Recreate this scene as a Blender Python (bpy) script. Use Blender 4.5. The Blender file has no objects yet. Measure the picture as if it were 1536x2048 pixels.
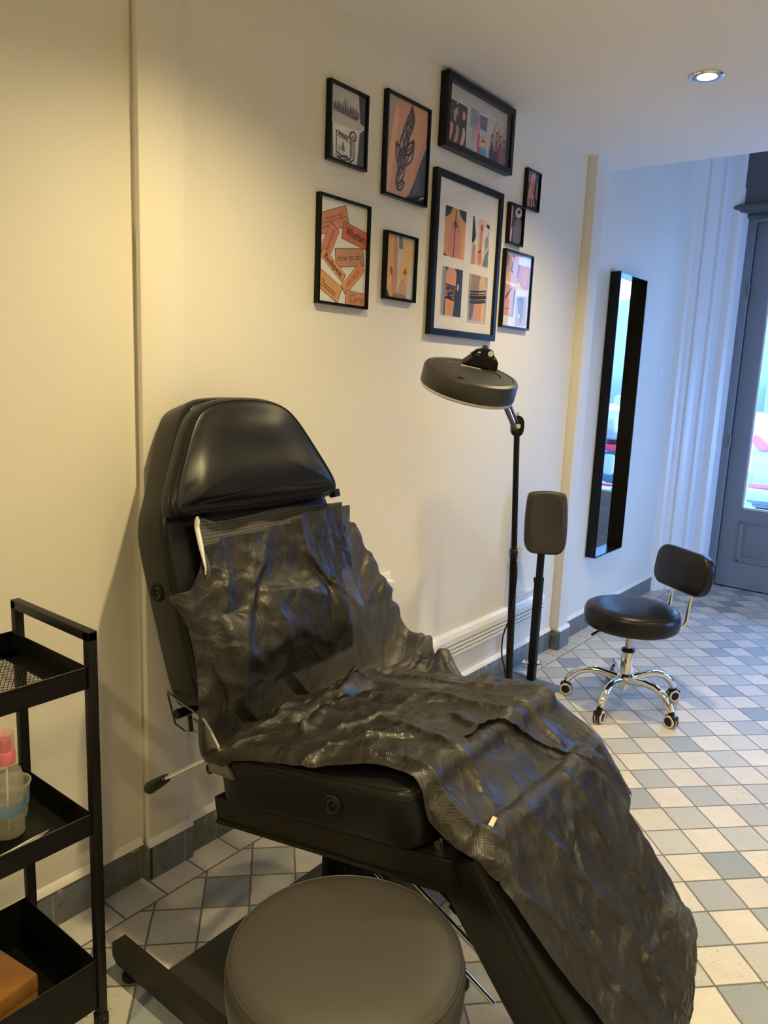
import bpy, bmesh, math, random
import numpy as np
from mathutils import Vector, Matrix
random.seed(4)
R = math.radians
SC = bpy.context.scene
COL = SC.collection

# ---------------------------------------------------------------- camera, world, exposure
CAM = Vector((1.66974, 0.0, 1.42))
FPX, YAW, PITCH, ROLL = 1526.82, 0.65770, 0.18140, 0.04150
fw = Vector((-math.sin(YAW) * math.cos(PITCH), math.cos(YAW) * math.cos(PITCH), -math.sin(PITCH)))
rt = Vector((math.cos(YAW), math.sin(YAW), 0)); up0 = rt.cross(fw)
cr = math.cos(ROLL) * rt + math.sin(ROLL) * up0
cu = -math.sin(ROLL) * rt + math.cos(ROLL) * up0
cd = bpy.data.cameras.new('camera'); cam = bpy.data.objects.new('camera', cd); COL.objects.link(cam)
cam.matrix_world = Matrix(((cr.x, cu.x, -fw.x, CAM.x), (cr.y, cu.y, -fw.y, CAM.y), (cr.z, cu.z, -fw.z, CAM.z), (0, 0, 0, 1)))
cd.sensor_fit = 'VERTICAL'; cd.sensor_height = 36.0; cd.lens = FPX / 2048 * 36.0
cd.clip_start = 0.02; cd.clip_end = 200
SC.camera = cam
SC.view_settings.view_transform = 'Standard'
SC.view_settings.look = 'None'
SC.view_settings.gamma = 1.0
SC.view_settings.use_curve_mapping = False
SC.view_settings.exposure = 0.44
SC.cycles.max_bounces = 10; SC.cycles.diffuse_bounces = 6; SC.cycles.glossy_bounces = 5
SC.cycles.transmission_bounces = 8; SC.cycles.transparent_max_bounces = 16
SC.cycles.use_denoising = True
SC.cycles.sample_clamp_indirect = 6.0
SC.cycles.caustics_reflective = False; SC.cycles.caustics_refractive = False

DAY = (0.21, 0.44, 1.0)         # daylight as this tungsten-balanced picture sees it
DAY_STRENGTH = 23.0
WARM = (1.0, 0.79, 0.40)
SPOT_W = 92.0                  # each recessed ceiling lamp
w = bpy.data.worlds.new('sky'); SC.world = w; w.use_nodes = True
bg = w.node_tree.nodes['Background']; bg.inputs[0].default_value = (*DAY, 1); bg.inputs[1].default_value = DAY_STRENGTH

XR = 3.35
def portal(name, loc, sx, sy, rot):
    l = bpy.data.lights.new(name, 'AREA'); l.shape = 'RECTANGLE'; l.size = sx; l.size_y = sy
    l.cycles.is_portal = True
    o = bpy.data.objects.new(name, l); COL.objects.link(o); o.location = loc; o.rotation_euler = rot

def portals():
    portal('daylight_portal_door', (1.0, 5.80, 1.5), 1.3, 2.0, (R(-90), 0, 0))
    portal('daylight_portal_added_window', (XR + .12, 4.95, .95), 1.2, 1.1, (0, R(90), 0))
portals()

LAMPS = [(0.74, 2.93), (0.74, 1.25), (2.35, 2.93), (2.35, 1.25), (0.74, -0.55), (2.35, -0.55)]
ZC = 2.475
for i, (lx, ly) in enumerate(LAMPS):
    l = bpy.data.lights.new('spot_bulb', 'SPOT'); l.energy = SPOT_W; l.color = WARM
    l.spot_size = R(136); l.spot_blend = 1.0; l.shadow_soft_size = 0.035
    o = bpy.data.objects.new('spot_bulb', l); COL.objects.link(o); o.location = (lx, ly, ZC - 0.012)

fl = bpy.data.lights.new('front_fill_spot', 'SPOT'); fl.energy = 4; fl.color = (1.0, .86, .62); fl.spot_size = R(150); fl.spot_blend = 1.0; fl.shadow_soft_size = .05  # unseen fill spot, added to lift the dark upper wall by the shop front
fo = bpy.data.objects.new('front_fill_spot', fl); COL.objects.link(fo); fo.location = (1.5, 4.8, 3.40)

# ---------------------------------------------------------------- material helpers
class NT:
    def __init__(s, name):
        s.m = bpy.data.materials.new(name); s.m.use_nodes = True
        s.t = s.m.node_tree; s.t.nodes.clear()
        s.out = s.t.nodes.new('ShaderNodeOutputMaterial')
        s.b = s.t.nodes.new('ShaderNodeBsdfPrincipled')
        s.t.links.new(s.b.outputs[0], s.out.inputs[0])
    def n(s, ty, **k):
        x = s.t.nodes.new('ShaderNode' + ty)
        for a, b in k.items(): setattr(x, a, b)
        return x
    def set(s, sock, v):
        if isinstance(v, bpy.types.NodeSocket): s.t.links.new(v, sock)
        elif isinstance(v, (tuple, list)) and len(v) == 3 and sock.type == 'RGBA': sock.default_value = (*v, 1)
        else: sock.default_value = v
    def math(s, op, a, b=0.0, c=None):
        x = s.n('Math', operation=op); s.set(x.inputs[0], a); s.set(x.inputs[1], b)
        if c is not None: s.set(x.inputs[2], c)
        return x.outputs[0]
    def mix(s, f, a, b):
        x = s.n('Mix', data_type='RGBA'); s.set(x.inputs[0], f); s.set(x.inputs[6], a); s.set(x.inputs[7], b)
        return x.outputs[2]
    def ramp(s, v, lo, hi, a=0.0, b=1.0):
        x = s.n('MapRange'); x.inputs[1].default_value = lo; x.inputs[2].default_value = hi
        x.inputs[3].default_value = a; x.inputs[4].default_value = b; s.set(x.inputs[0], v); return x.outputs[0]
    def pos(s):
        return s.n('NewGeometry').outputs['Position']
    def noise(s, scale, detail=2.0, vec=None, rough=0.5):
        x = s.n('TexNoise'); x.inputs['Scale'].default_value = scale; x.inputs['Detail'].default_value = detail
        x.inputs['Roughness'].default_value = rough
        s.t.links.new(vec if vec is not None else s.pos(), x.inputs['Vector']); return x.outputs['Fac']
    def bump(s, h, strength=0.3, dist=0.002):
        x = s.n('Bump'); x.inputs['Strength'].default_value = strength; x.inputs['Distance'].default_value = dist
        s.set(x.inputs['Height'], h); s.t.links.new(x.outputs[0], s.b.inputs['Normal'])
    def P(s, **k):
        for a, v in k.items():
            s.set(s.b.inputs[a.replace('_', ' ')], v)
        return s

MATS = {}
def simple(name, col, rough=0.5, metal=0.0, noise=0.0, nscale=40.0, bump=0.0, bscale=300.0, bdist=0.0006, **k):
    if name in MATS: return MATS[name]
    t = NT(name); t.P(Roughness=rough, Metallic=metal)
    if noise > 0:
        f = t.noise(nscale, 3)
        t.P(Base_Color=t.mix(f, tuple(c * (1 - noise) for c in col), tuple(min(1, c * (1 + noise)) for c in col)))
    else: t.P(Base_Color=tuple(col))
    if bump > 0: t.bump(t.noise(bscale, 3), bump, bdist)
    t.P(**k)
    MATS[name] = t.m
    return t.m

def wall_paint(name, col):
    t = NT(name)
    f = t.noise(1.7, 3); g = t.noise(7.0, 3)
    c = t.mix(t.ramp(f, .35, .75), tuple(x * .965 for x in col), col)
    c = t.mix(t.ramp(g, .60, .8, 0, .10), c, tuple(x * .86 for x in col))
    t.P(Base_Color=c, Roughness=0.55)
    h = t.math('ADD', t.math('MULTIPLY', t.noise(900, 2), .25), t.noise(26, 2))
    t.bump(h, .25, .003)
    return t.m

M_WALL = wall_paint('cream_wall_paint', (0.76, 0.725, 0.635))
M_CEIL = wall_paint('ceiling_paint', (0.87, 0.85, 0.82))
M_MOULD = simple('white_gloss_paint', (0.74, 0.74, 0.72), .35, bump=.2, bscale=30, bdist=.002)
M_DOOR = simple('slate_door_paint', (0.20, 0.235, 0.29), .38, noise=.06, nscale=6, bump=.15, bscale=60, bdist=.001)
M_DARKPAINT = simple('dark_slate_paint', (0.10, 0.11, 0.125), .45, noise=.08, nscale=6)
M_LEATHER = simple('black_leatherette', (0.0065, 0.0068, 0.0078), .34, bump=.25, bscale=420, bdist=.0005, Specular_IOR_Level=.30)
M_LEATHER_SEAT = simple('charcoal_leatherette', (0.036, 0.033, 0.030), .42, noise=.1, nscale=9, bump=.25, bscale=420, bdist=.0005, Specular_IOR_Level=.30)
M_STITCH = simple('black_piping', (0.009, 0.009, 0.010), .28, Specular_IOR_Level=.20)
M_BLACKMETAL = simple('black_powder_coat', (0.0055, 0.0055, 0.006), .40, bump=.15, bscale=700, bdist=.0003, Specular_IOR_Level=.20)
M_GREYMETAL = simple('dark_brown_black_steel', (0.013, 0.0115, 0.010), .42, Specular_IOR_Level=.20)
M_BLACKPL = simple('black_plastic', (0.012, 0.012, 0.013), .35, Specular_IOR_Level=.20)
M_BLACKFR = simple('black_frame_plastic', (0.005, 0.005, 0.0055), .22, Specular_IOR_Level=.20)
M_BLACKWOOD = simple('black_wood_frame', (0.007, 0.0078, 0.010), .30, bump=.12, bscale=120, bdist=.0006, Specular_IOR_Level=.20)
M_CHROME = simple('chrome', (0.80, 0.80, 0.80), .08, 1.0)
M_STEEL = simple('brushed_steel', (0.55, 0.54, 0.52), .28, 1.0)
M_WHITEPL = simple('white_plastic', (0.78, 0.77, 0.73), .35)
M_CREAMPL = simple('cream_trunking_plastic', (0.74, 0.72, 0.64), .38)
M_RUBBER = simple('black_rubber', (0.012, 0.012, 0.012), .6, Specular_IOR_Level=.20)
M_LIGHTGREY = simple('pale_tyre', (0.62, 0.54, 0.50), .55)
M_GREYPLATE = simple('grey_base_plate', (0.10, 0.11, 0.125), .45, noise=.15, nscale=20)

def glass_pane(name, tint=(1, 1, 1), refl=1.0, rough=0.0):
    t = NT(name)
    tr = t.n('BsdfTransparent'); tr.inputs[0].default_value = (*tint, 1)
    gl = t.n('BsdfGlossy'); gl.inputs['Roughness'].default_value = rough
    fr = t.n('Fresnel'); fr.inputs[0].default_value = 1.45
    mx = t.n('MixShader'); t.set(mx.inputs[0], t.math('MULTIPLY', fr.outputs[0], refl))
    t.t.links.new(tr.outputs[0], mx.inputs[1]); t.t.links.new(gl.outputs[0], mx.inputs[2])
    t.t.links.new(mx.outputs[0], t.out.inputs[0]); return t.m
M_PANE = glass_pane('window_glass', (.97, .99, 1))
M_PICGLASS = glass_pane('picture_glass', (.98, .98, .98), .09)
def clear_plastic(name, col, k):
    t = NT(name); t.P(Base_Color=col, Roughness=.12); tr = t.n('BsdfTransparent'); tr.inputs[0].default_value = (.97, .97, .95, 1)
    lw = t.n('LayerWeight'); lw.inputs[0].default_value = .35; mx = t.n('MixShader'); t.set(mx.inputs[0], t.ramp(lw.outputs['Facing'], 0, 1, k, min(1, k + .45)))
    t.t.links.new(tr.outputs[0], mx.inputs[1]); t.t.links.new(t.b.outputs[0], mx.inputs[2]); t.t.links.new(mx.outputs[0], t.out.inputs[0]); return t.m
M_CLEARPL = clear_plastic('clear_plastic', (.70, .68, .60), .16)
M_MIRROR = simple('mirror_silver', (0.90, 0.92, 0.92), 0.015, 1.0)

def emis(name, col, s):
    t = NT(name); e = t.n('Emission'); e.inputs[0].default_value = (*col, 1); e.inputs[1].default_value = s
    t.t.links.new(e.outputs[0], t.out.inputs[0]); return t.m
M_BULB = emis('lit_lamp_glass', (1.0, .86, .58), 14.0)

# floor: rotated chequer of stone tiles with a straight border along the wall
def floor_mat():
    t = NT('stone_floor_tiles')
    sep = t.n('SeparateXYZ'); t.t.links.new(t.pos(), sep.inputs[0]); X, Y = sep.outputs[0], sep.outputs[1]
    wob = t.math('MULTIPLY', t.math('SUBTRACT', t.noise(14, 2), .5), .0035)
    s = .12439; ga = .79830; x0, y0 = .8159, 2.6608
    ax, ay = math.cos(ga), math.sin(ga); bx, by = math.sin(ga), -math.cos(ga)
    dx = t.math('ADD', t.math('SUBTRACT', X, x0), wob); dy = t.math('ADD', t.math('SUBTRACT', Y, y0), wob)
    u = t.math('DIVIDE', t.math('ADD', t.math('MULTIPLY', dx, ax), t.math('MULTIPLY', dy, ay)), s)
    v = t.math('DIVIDE', t.math('ADD', t.math('MULTIPLY', dx, bx), t.math('MULTIPLY', dy, by)), s)
    def edge(a, sc):
        f = t.math('FRACT', a); return t.math('MULTIPLY', t.math('MINIMUM', f, t.math('SUBTRACT', 1.0, f)), sc)
    dm = t.math('MINIMUM', edge(u, s), edge(v, s))
    u2 = t.math('DIVIDE', t.math('SUBTRACT', Y, 1.003), .128)
    dl = t.math('ABSOLUTE', t.math('ADD', t.math('SUBTRACT', X, .108), wob))
    isb = t.math('LESS_THAN', X, .108)
    db = edge(u2, .128)
    d = t.math('ADD', t.math('MULTIPLY', isb, db), t.math('MULTIPLY', t.math('SUBTRACT', 1.0, isb), dm))
    d = t.math('MINIMUM', d, dl)
    grout = t.ramp(d, .0014, .0034, 1.0, 0.0)
    cuu = t.math('FLOOR', u); cvv = t.math('FLOOR', v)
    par = t.math('FLOORED_MODULO', t.math('ADD', cuu, cvv), 2.0)      # 0 -> grey tile
    dark = t.math('MULTIPLY', t.math('SUBTRACT', 1.0, par), t.math('SUBTRACT', 1.0, isb))
    cv = t.n('CombineXYZ'); t.set(cv.inputs[0], t.math('ADD', t.math('MULTIPLY', cuu, t.math('SUBTRACT', 1.0, isb)), t.math('MULTIPLY', t.math('FLOOR', u2), isb)))
    t.set(cv.inputs[1], t.math('MULTIPLY', cvv, t.math('SUBTRACT', 1.0, isb))); t.set(cv.inputs[2], isb)
    wn = t.n('TexWhiteNoise'); wn.noise_dimensions = '3D'; t.t.links.new(cv.outputs[0], wn.inputs['Vector'])
    rnd = wn.outputs['Value']
    fine = t.noise(60, 5, rough=.7); mid = t.noise(18, 4)
    light = t.mix(t.math('MULTIPLY', rnd, .55), (.575, .55, .49), (.42, .41, .38))
    grey = t.mix(t.math('POWER', rnd, 1.5), (.43, .44, .425), (.215, .25, .275))
    c = t.mix(t.math('MULTIPLY', dark, t.ramp(rnd, 0, .15, .70, 1.0)), light, grey)
    c = t.mix(t.ramp(mid, .35, .75, 0, .38), c, t.mix(.5, c, (.30, .29, .26)))
    pits = t.ramp(t.noise(130, 3, rough=.8), .60, .67, 0, 1)
    pits = t.math('MULTIPLY', pits, t.ramp(t.noise(5, 2), .38, .62, 0.05, .85))
    c = t.mix(pits, c, (.12, .105, .085))
    stain = t.ramp(t.noise(2.6, 3), .62, .74, 0, .25)
    c = t.mix(stain, c, (.42, .31, .17))
    c = t.mix(grout, c, t.mix(fine, (.10, .085, .062), (.18, .155, .115)))
    t.P(Base_Color=c, Roughness=t.ramp(fine, .3, .7, .38, .58))
    h = t.math('SUBTRACT', t.math('ADD', t.math('MULTIPLY', fine, .8), t.math('MULTIPLY', mid, .3)), t.math('ADD', t.math('MULTIPLY', grout, 1.2), t.math('MULTIPLY', pits, .5)))
    t.bump(h, .75, .003)
    return t.m
M_FLOOR = floor_mat()

def skirting_mat():
    t = NT('slate_skirting_tile')
    sep = t.n('SeparateXYZ'); t.t.links.new(t.pos(), sep.inputs[0]); Y = sep.outputs[1]; Z = sep.outputs[2]
    f = t.math('FRACT', t.math('DIVIDE', t.math('SUBTRACT', Y, .995), .128))
    d = t.math('MULTIPLY', t.math('MINIMUM', f, t.math('SUBTRACT', 1.0, f)), .128)
    g = t.ramp(d, .001, .0028, 1, 0)
    c = t.mix(t.ramp(t.noise(28, 5, rough=.7), .3, .7), (.085, .095, .10), (.19, .20, .20))
    c = t.mix(g, c, (.27, .25, .21))
    drip = t.math('MULTIPLY', t.ramp(Z, .07, .1, 0, 1), t.ramp(t.noise(38, 3), .62, .68, 0, .8))
    c = t.mix(drip, c, (.62, .58, .50))
    t.P(Base_Color=c, Roughness=.5); t.bump(t.noise(70, 4), .4, .0015); return t.m
M_SKIRT = skirting_mat()

def weave_mat(name, col, alpha, rough, scale=420.0):
    t = NT(name)
    sep = t.n('SeparateXYZ'); t.t.links.new(t.pos(), sep.inputs[0])
    uv = t.n('UVMap'); su = t.n('SeparateXYZ'); t.t.links.new(uv.outputs[0], su.inputs[0])
    a = t.math('SINE', t.math('MULTIPLY', su.outputs[0], scale * 6.283)); b = t.math('SINE', t.math('MULTIPLY', su.outputs[1], scale * 6.283))
    wv = t.math('MULTIPLY', a, b)
    f = t.noise(11, 4)
    c = t.mix(t.ramp(f, .35, .7), tuple(x * .75 for x in col), tuple(x * 1.25 for x in col))
    c = t.mix(t.ramp(wv, -.2, .9, 0, .35), c, tuple(x * 2.2 for x in col))
    t.P(Base_Color=c, Roughness=t.ramp(t.noise(8, 3), .35, .65, rough - .08, rough + .10))
    dn = t.n('TexNoise'); dn.inputs['Scale'].default_value = 9; dn.inputs['Detail'].default_value = 3; t.t.links.new(uv.outputs[0], dn.inputs['Vector'])
    vm = t.n('VectorMath', operation='MULTIPLY_ADD'); t.t.links.new(dn.outputs['Color'], vm.inputs[0]); vm.inputs[1].default_value = (.10, .10, .10); t.t.links.new(uv.outputs[0], vm.inputs[2])
    def vor(sc):
        x = t.n('TexVoronoi'); x.inputs['Scale'].default_value = sc; t.t.links.new(vm.outputs[0], x.inputs['Vector']); return x.outputs['Distance']
    h = t.math('ADD', t.math('MULTIPLY', vor(13), 1.0), t.math('ADD', t.math('MULTIPLY', vor(31), .42), t.math('MULTIPLY', vor(74), .16)))
    t.bump(t.math('ADD', h, t.math('ADD', t.math('MULTIPLY', wv, .02), t.math('MULTIPLY', t.noise(160, 3), .05))),   .52, .015)
    tr = t.n('BsdfTransparent'); mx = t.n('MixShader')
    t.set(mx.inputs[0], t.ramp(wv, -.4, .6, 1 - alpha + .06, max(0, 1 - alpha - .04)))
    t.t.links.new(t.b.outputs[0], mx.inputs[1]); t.t.links.new(tr.outputs[0], mx.inputs[2])
    t.t.links.new(mx.outputs[0], t.out.inputs[0]); return t.m
M_SHEET = weave_mat('black_nonwoven_sheet', (.0125, .0106, .0088), .95, .40, 180)
M_SHEET2 = weave_mat('thin_black_sheet', (.0085, .0078, .0070), .96, .43, 180)
def towel_mat():
    t = NT('grey_waffle_towel')
    uv = t.n('UVMap'); su = t.n('SeparateXYZ'); t.t.links.new(uv.outputs[0], su.inputs[0])
    def ln(x): 
        f = t.math('FRACT', t.math('DIVIDE', x, .0085)); return t.math('MINIMUM', f, t.math('SUBTRACT', 1.0, f))
    d = t.math('MINIMUM', ln(su.outputs[0]), ln(su.outputs[1]))
    c = t.mix(t.ramp(d, .08, .2), (.035, .035, .038), (.10, .098, .095))
    t.P(Base_Color=c, Roughness=.9); t.bump(d, .6, .002); return t.m
M_TOWEL = towel_mat()

# ---------------------------------------------------------------- mesh helpers
class MB:
    def __init__(s): s.bm = bmesh.new(); s.M = Matrix.Identity(4)
    def v(s, p): return s.bm.verts.new(s.M @ Vector(p))
    def f(s, vs, mi=0):
        try:
            f = s.bm.faces.new(vs); f.material_index = mi; return f
        except ValueError: return None
    def box(s, a, b, mi=0, bev=0.0):
        x0, y0, z0 = a; x1, y1, z1 = b
        c = Vector(((x0 + x1) / 2, (y0 + y1) / 2, (z0 + z1) / 2)); h = Vector((abs(x1 - x0) / 2, abs(y1 - y0) / 2, abs(z1 - z0) / 2))
        s.obox(c, (1, 0, 0), (0, 1, 0), (0, 0, 1), h, mi, bev)
    def obox(s, c, ax, ay, az, h, mi=0, bev=0.0):
        c = Vector(c); ax, ay, az = Vector(ax), Vector(ay), Vector(az)
        vs = [s.v(c + ax * (h[0] * i) + ay * (h[1] * j) + az * (h[2] * k)) for k in (-1, 1) for j in (-1, 1) for i in (-1, 1)]
        fs = [s.f([vs[i] for i in q], mi) for q in ((0, 2, 3, 1), (4, 5, 7, 6), (0, 1, 5, 4), (2, 6, 7, 3), (0, 4, 6, 2), (1, 3, 7, 5))]
        if bev > 0:
            es = list({e for f in fs for e in f.edges})
            r = bmesh.ops.bevel(s.bm, geom=es, offset=bev, segments=2, affect='EDGES', profile=.5)
            for f in r['faces']: f.material_index = mi
    def bar(s, p, q, wd, hd, mi=0, upv=(0, 0, 1), bev=0.0):
        p, q = Vector(p), Vector(q); d = q - p; L = d.length; d.normalize(); u = Vector(upv)
        if abs(d.dot(u)) > .98: u = Vector((1, 0, 0))
        sx = d.cross(u).normalized(); sz = sx.cross(d).normalized()
        s.obox((p + q) / 2, d, sx, sz, (L / 2, wd / 2, hd / 2), mi, bev)
    def tube(s, pts, r, mi=0, seg=10, closed=False, cap=True):
        pts = [Vector(p) for p in pts]; n = len(pts)
        if not isinstance(r, (list, tuple)): r = [r] * n
        rings = []; prev = None
        for i in range(n):
            if closed: t = (pts[(i + 1) % n] - pts[i - 1])
            else: t = pts[min(i + 1, n - 1)] - pts[max(i - 1, 0)]
            if t.length < 1e-9: t = Vector((0, 0, 1))
            t.normalize()
            if prev is None:
                a = Vector((0, 0, 1)) if abs(t.z) < .9 else Vector((1, 0, 0)); nrm = (a - t * a.dot(t)).normalized()
            else:
                nrm = prev - t * prev.dot(t)
                nrm = nrm.normalized() if nrm.length > 1e-6 else prev
            prev = nrm; b = t.cross(nrm)
            rings.append([s.v(pts[i] + (nrm * math.cos(k * 2 * math.pi / seg) + b * math.sin(k * 2 * math.pi / seg)) * r[i]) for k in range(seg)])
        m = n if closed else n - 1
        for i in range(m):
            A, B = rings[i], rings[(i + 1) % n]
            for k in range(seg): s.f([A[k], A[(k + 1) % seg], B[(k + 1) % seg], B[k]], mi)
        if cap and not closed: s.f(rings[0][::-1], mi); s.f(rings[-1], mi)
    def lathe(s, prof, mi=0, seg=32, c=(0, 0, 0), ax=(0, 0, 1)):
        """prof: list of (radius, height)"""
        ax = Vector(ax).normalized(); c = Vector(c)
        a = Vector((1, 0, 0)) if abs(ax.x) < .9 else Vector((0, 1, 0)); e1 = (a - ax * a.dot(ax)).normalized(); e2 = ax.cross(e1)
        rings = []
        for r, h in prof:
            if r < 1e-6: rings.append([s.v(c + ax * h)])
            else: rings.append([s.v(c + ax * h + (e1 * math.cos(k * 2 * math.pi / seg) + e2 * math.sin(k * 2 * math.pi / seg)) * r) for k in range(seg)])
        for A, B in zip(rings, rings[1:]):
            for k in range(seg):
                k2 = (k + 1) % seg
                if len(A) == 1 and len(B) == 1: continue
                if len(A) == 1: s.f([A[0], B[k2], B[k]], mi)
                elif len(B) == 1: s.f([A[k], A[k2], B[0]], mi)
                else: s.f([A[k], A[k2], B[k2], B[k]], mi)
    def cyl(s, p, q, r, mi=0, seg=20):
        p, q = Vector(p), Vector(q); L = (q - p).length
        s.lathe([(0, 0), (r, 0), (r, L), (0, L)], mi, seg, p, q - p)
    def prism(s, poly, O, A, B, N, n0, n1, mi=0):
        O, A, B, N = Vector(O), Vector(A), Vector(B), Vector(N)
        lo = [s.v(O + A * a + B * b + N * n0) for a, b in poly]; hi = [s.v(O + A * a + B * b + N * n1) for a, b in poly]
        s.f(lo[::-1], mi); s.f(hi, mi)
        for i in range(len(poly)):
            j = (i + 1) % len(poly); s.f([lo[i], lo[j], hi[j], hi[i]], mi)
    def cushion(s, out, O, A, B, N, n0, n1, r, dome=.012, seg=5, mi=0, r2=None, wob=None):
        O, A, B, N = Vector(O), Vector(A), Vector(B), Vector(N); r2 = r if r2 is None else r2
        P = [Vector((a, b)) for a, b in out]; n = len(P)
        area = sum(P[i].x * P[(i + 1) % n].y - P[(i + 1) % n].x * P[i].y for i in range(n)); sg = 1 if area > 0 else -1
        nr = []
        for i in range(n):
            t = (P[(i + 1) % n] - P[i - 1]).normalized(); nr.append(Vector((-t.y, t.x)) * sg)
        cen = sum(P, Vector((0, 0))) / n
        spec = []
        for k in range(seg + 1):
            a = k / seg * math.pi / 2; spec.append((r2 * (1 - math.sin(a)), 0, n0 + r2 * (1 - math.cos(a))))
        for k in range(seg + 1):
            a = k / seg * math.pi / 2; spec.append((r * (1 - math.cos(a)), 0, n1 - r + r * math.sin(a)))
        for sc in (.10, .22, .38, .55, .72, .87): spec.append((r, sc, n1 + dome * math.sin(min(1, sc * 1.6) * math.pi / 2)))
        rings = []
        for d, sc, h in spec:
            ring = []
            for p, q in zip(P, nr):
                x = p + q * d; x = x.lerp(cen, sc)
                ring.append(s.v(O + A * x.x + B * x.y + N * (h + (wob(x.x, x.y) if wob and sc > 0 else 0))))
            rings.append(ring)
        for R0, R1 in zip(rings, rings[1:]):
            for i in range(n): s.f([R0[i], R0[(i + 1) % n], R1[(i + 1) % n], R1[i]], mi)
        c0 = s.v(O + A * cen.x + B * cen.y + N * n0); c1 = s.v(O + A * cen.x + B * cen.y + N * (n1 + dome + (wob(cen.x, cen.y) if wob else 0)))
        for i in range(n):
            s.f([rings[0][(i + 1) % n], rings[0][i], c0], mi); s.f([rings[-1][i], rings[-1][(i + 1) % n], c1], mi)

def chaikin(p, it=3):
    for _ in range(it):
        q = []
        for i in range(len(p)):
            a, b = p[i], p[(i + 1) % len(p)]
            q += [(a[0] * .75 + b[0] * .25, a[1] * .75 + b[1] * .25), (a[0] * .25 + b[0] * .75, a[1] * .25 + b[1] * .75)]
        p = q
    return p
def rrect(x0, y0, x1, y1, r, seg=5):
    p = []
    for cx, cy, a0 in ((x1 - r, y1 - r, 0), (x0 + r, y1 - r, 90), (x0 + r, y0 + r, 180), (x1 - r, y0 + r, 270)):
        for k in range(seg + 1):
            a = R(a0 + 90 * k / seg); p.append((cx + r * math.cos(a), cy + r * math.sin(a)))
    return p
def dense(p, step=.02):
    q = []
    for i in range(len(p)):
        a, b = p[i], p[(i + 1) % len(p)]; L = math.hypot(b[0] - a[0], b[1] - a[1]); n = max(1, int(L / step))
        for k in range(n): q.append((a[0] + (b[0] - a[0]) * k / n, a[1] + (b[1] - a[1]) * k / n))
    return q

def root_loc(o):
    while o.parent: o = o.parent
    return Vector(o.location)
def obj(name, mb, mats, parent=None, smooth=38, origin=None):
    me = bpy.data.meshes.new(name)
    bmesh.ops.remove_doubles(mb.bm, verts=mb.bm.verts, dist=1e-6) if len(mb.bm.verts) < 60000 else None
    bmesh.ops.recalc_face_normals(mb.bm, faces=mb.bm.faces)
    off = root_loc(parent) if parent else (Vector(origin) if origin else None)
    if off is not None: bmesh.ops.translate(mb.bm, verts=mb.bm.verts, vec=-off)
    mb.bm.to_mesh(me); mb.bm.free()
    for m in (mats if isinstance(mats, (list, tuple)) else [mats]): me.materials.append(m)
    if smooth:
        me.polygons.foreach_set('use_smooth', [True] * len(me.polygons))
        me.set_sharp_from_angle(angle=R(smooth))
    o = bpy.data.objects.new(name, me); COL.objects.link(o)
    if parent: o.parent = parent
    elif origin: o.location = origin
    return o
def thing(name, label, cat, loc, group=None):
    o = bpy.data.objects.new(name, None); COL.objects.link(o); o.empty_display_size = .1; o.location = loc
    o['label'] = label; o['category'] = cat
    if group: o['group'] = group
    return o
def tag(o, label, cat, group=None):
    o['label'] = label; o['category'] = cat
    if group: o['group'] = group
    return o
def struct(name, mb, mats, label=None, smooth=30):
    o = obj(name, mb, mats, None, smooth); o['kind'] = 'structure'
    if label: o['label'] = label
    return o

# ---------------------------------------------------------------- room shell
YD = 5.72          # inner face of the shop front
XR = 3.35          # right-hand wall
YB = -1.9          # wall behind
b = MB(); b.box((-.25, YB - .2, -.12), (XR + .2, YD + .12, 0.0)); struct('floor', b, M_FLOOR, 'chequered stone tile floor with a straight border row')
b = MB(); b.box((-.25, YB - .2, ZC), (XR + .2, 3.96, ZC + .12)); b.box((-.25, 3.88, ZC + .12), (XR + .2, 3.96, 3.5)); struct('ceiling', b, M_CEIL, 'lowered plain ceiling')
b = MB(); b.box((-.25, 3.96, 3.42), (XR + .2, YD + .3, 3.54)); struct('ceiling_front', b, M_CEIL, 'higher ceiling by the shop front')
b = MB(); b.box((-.25, YB - .2, -.02), (-.012, 1.14, 3.45)); b.box((-.25, 1.14, -.02), (0, 5.26, 3.5)); struct('wall_left', b, M_WALL, 'long cream wall')
b = MB(); b.box((-.10, 1.14, -.02), (.016, 1.272, ZC + .03), bev=.006); struct('trim_1', b, M_WALL, 'shallow plaster pilaster behind the treatment chair')
b = MB(); b.box((-.10, 3.655, -.02), (.047, 3.768, ZC + .03), bev=.004); struct('trim_2', b, M_WALL, 'narrow plaster pilaster near the tall mirror')
b = MB(); b.box((-.25, YB - .2, -.02), (XR + .2, YB, 3.5)); struct('wall_back', b, M_WALL)
b = MB(); b.box((XR, YB - .2, -.02), (XR + .2, 4.4, 3.5)); b.box((XR, 5.5, -.02), (XR + .2, YD + .3, 3.5)); b.box((XR, 4.4, -.02), (XR + .2, 5.5, .35)); b.box((XR, 4.4, 1.55), (XR + .2, 5.5, 3.5)); struct('wall_right', b, M_WALL)

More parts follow.
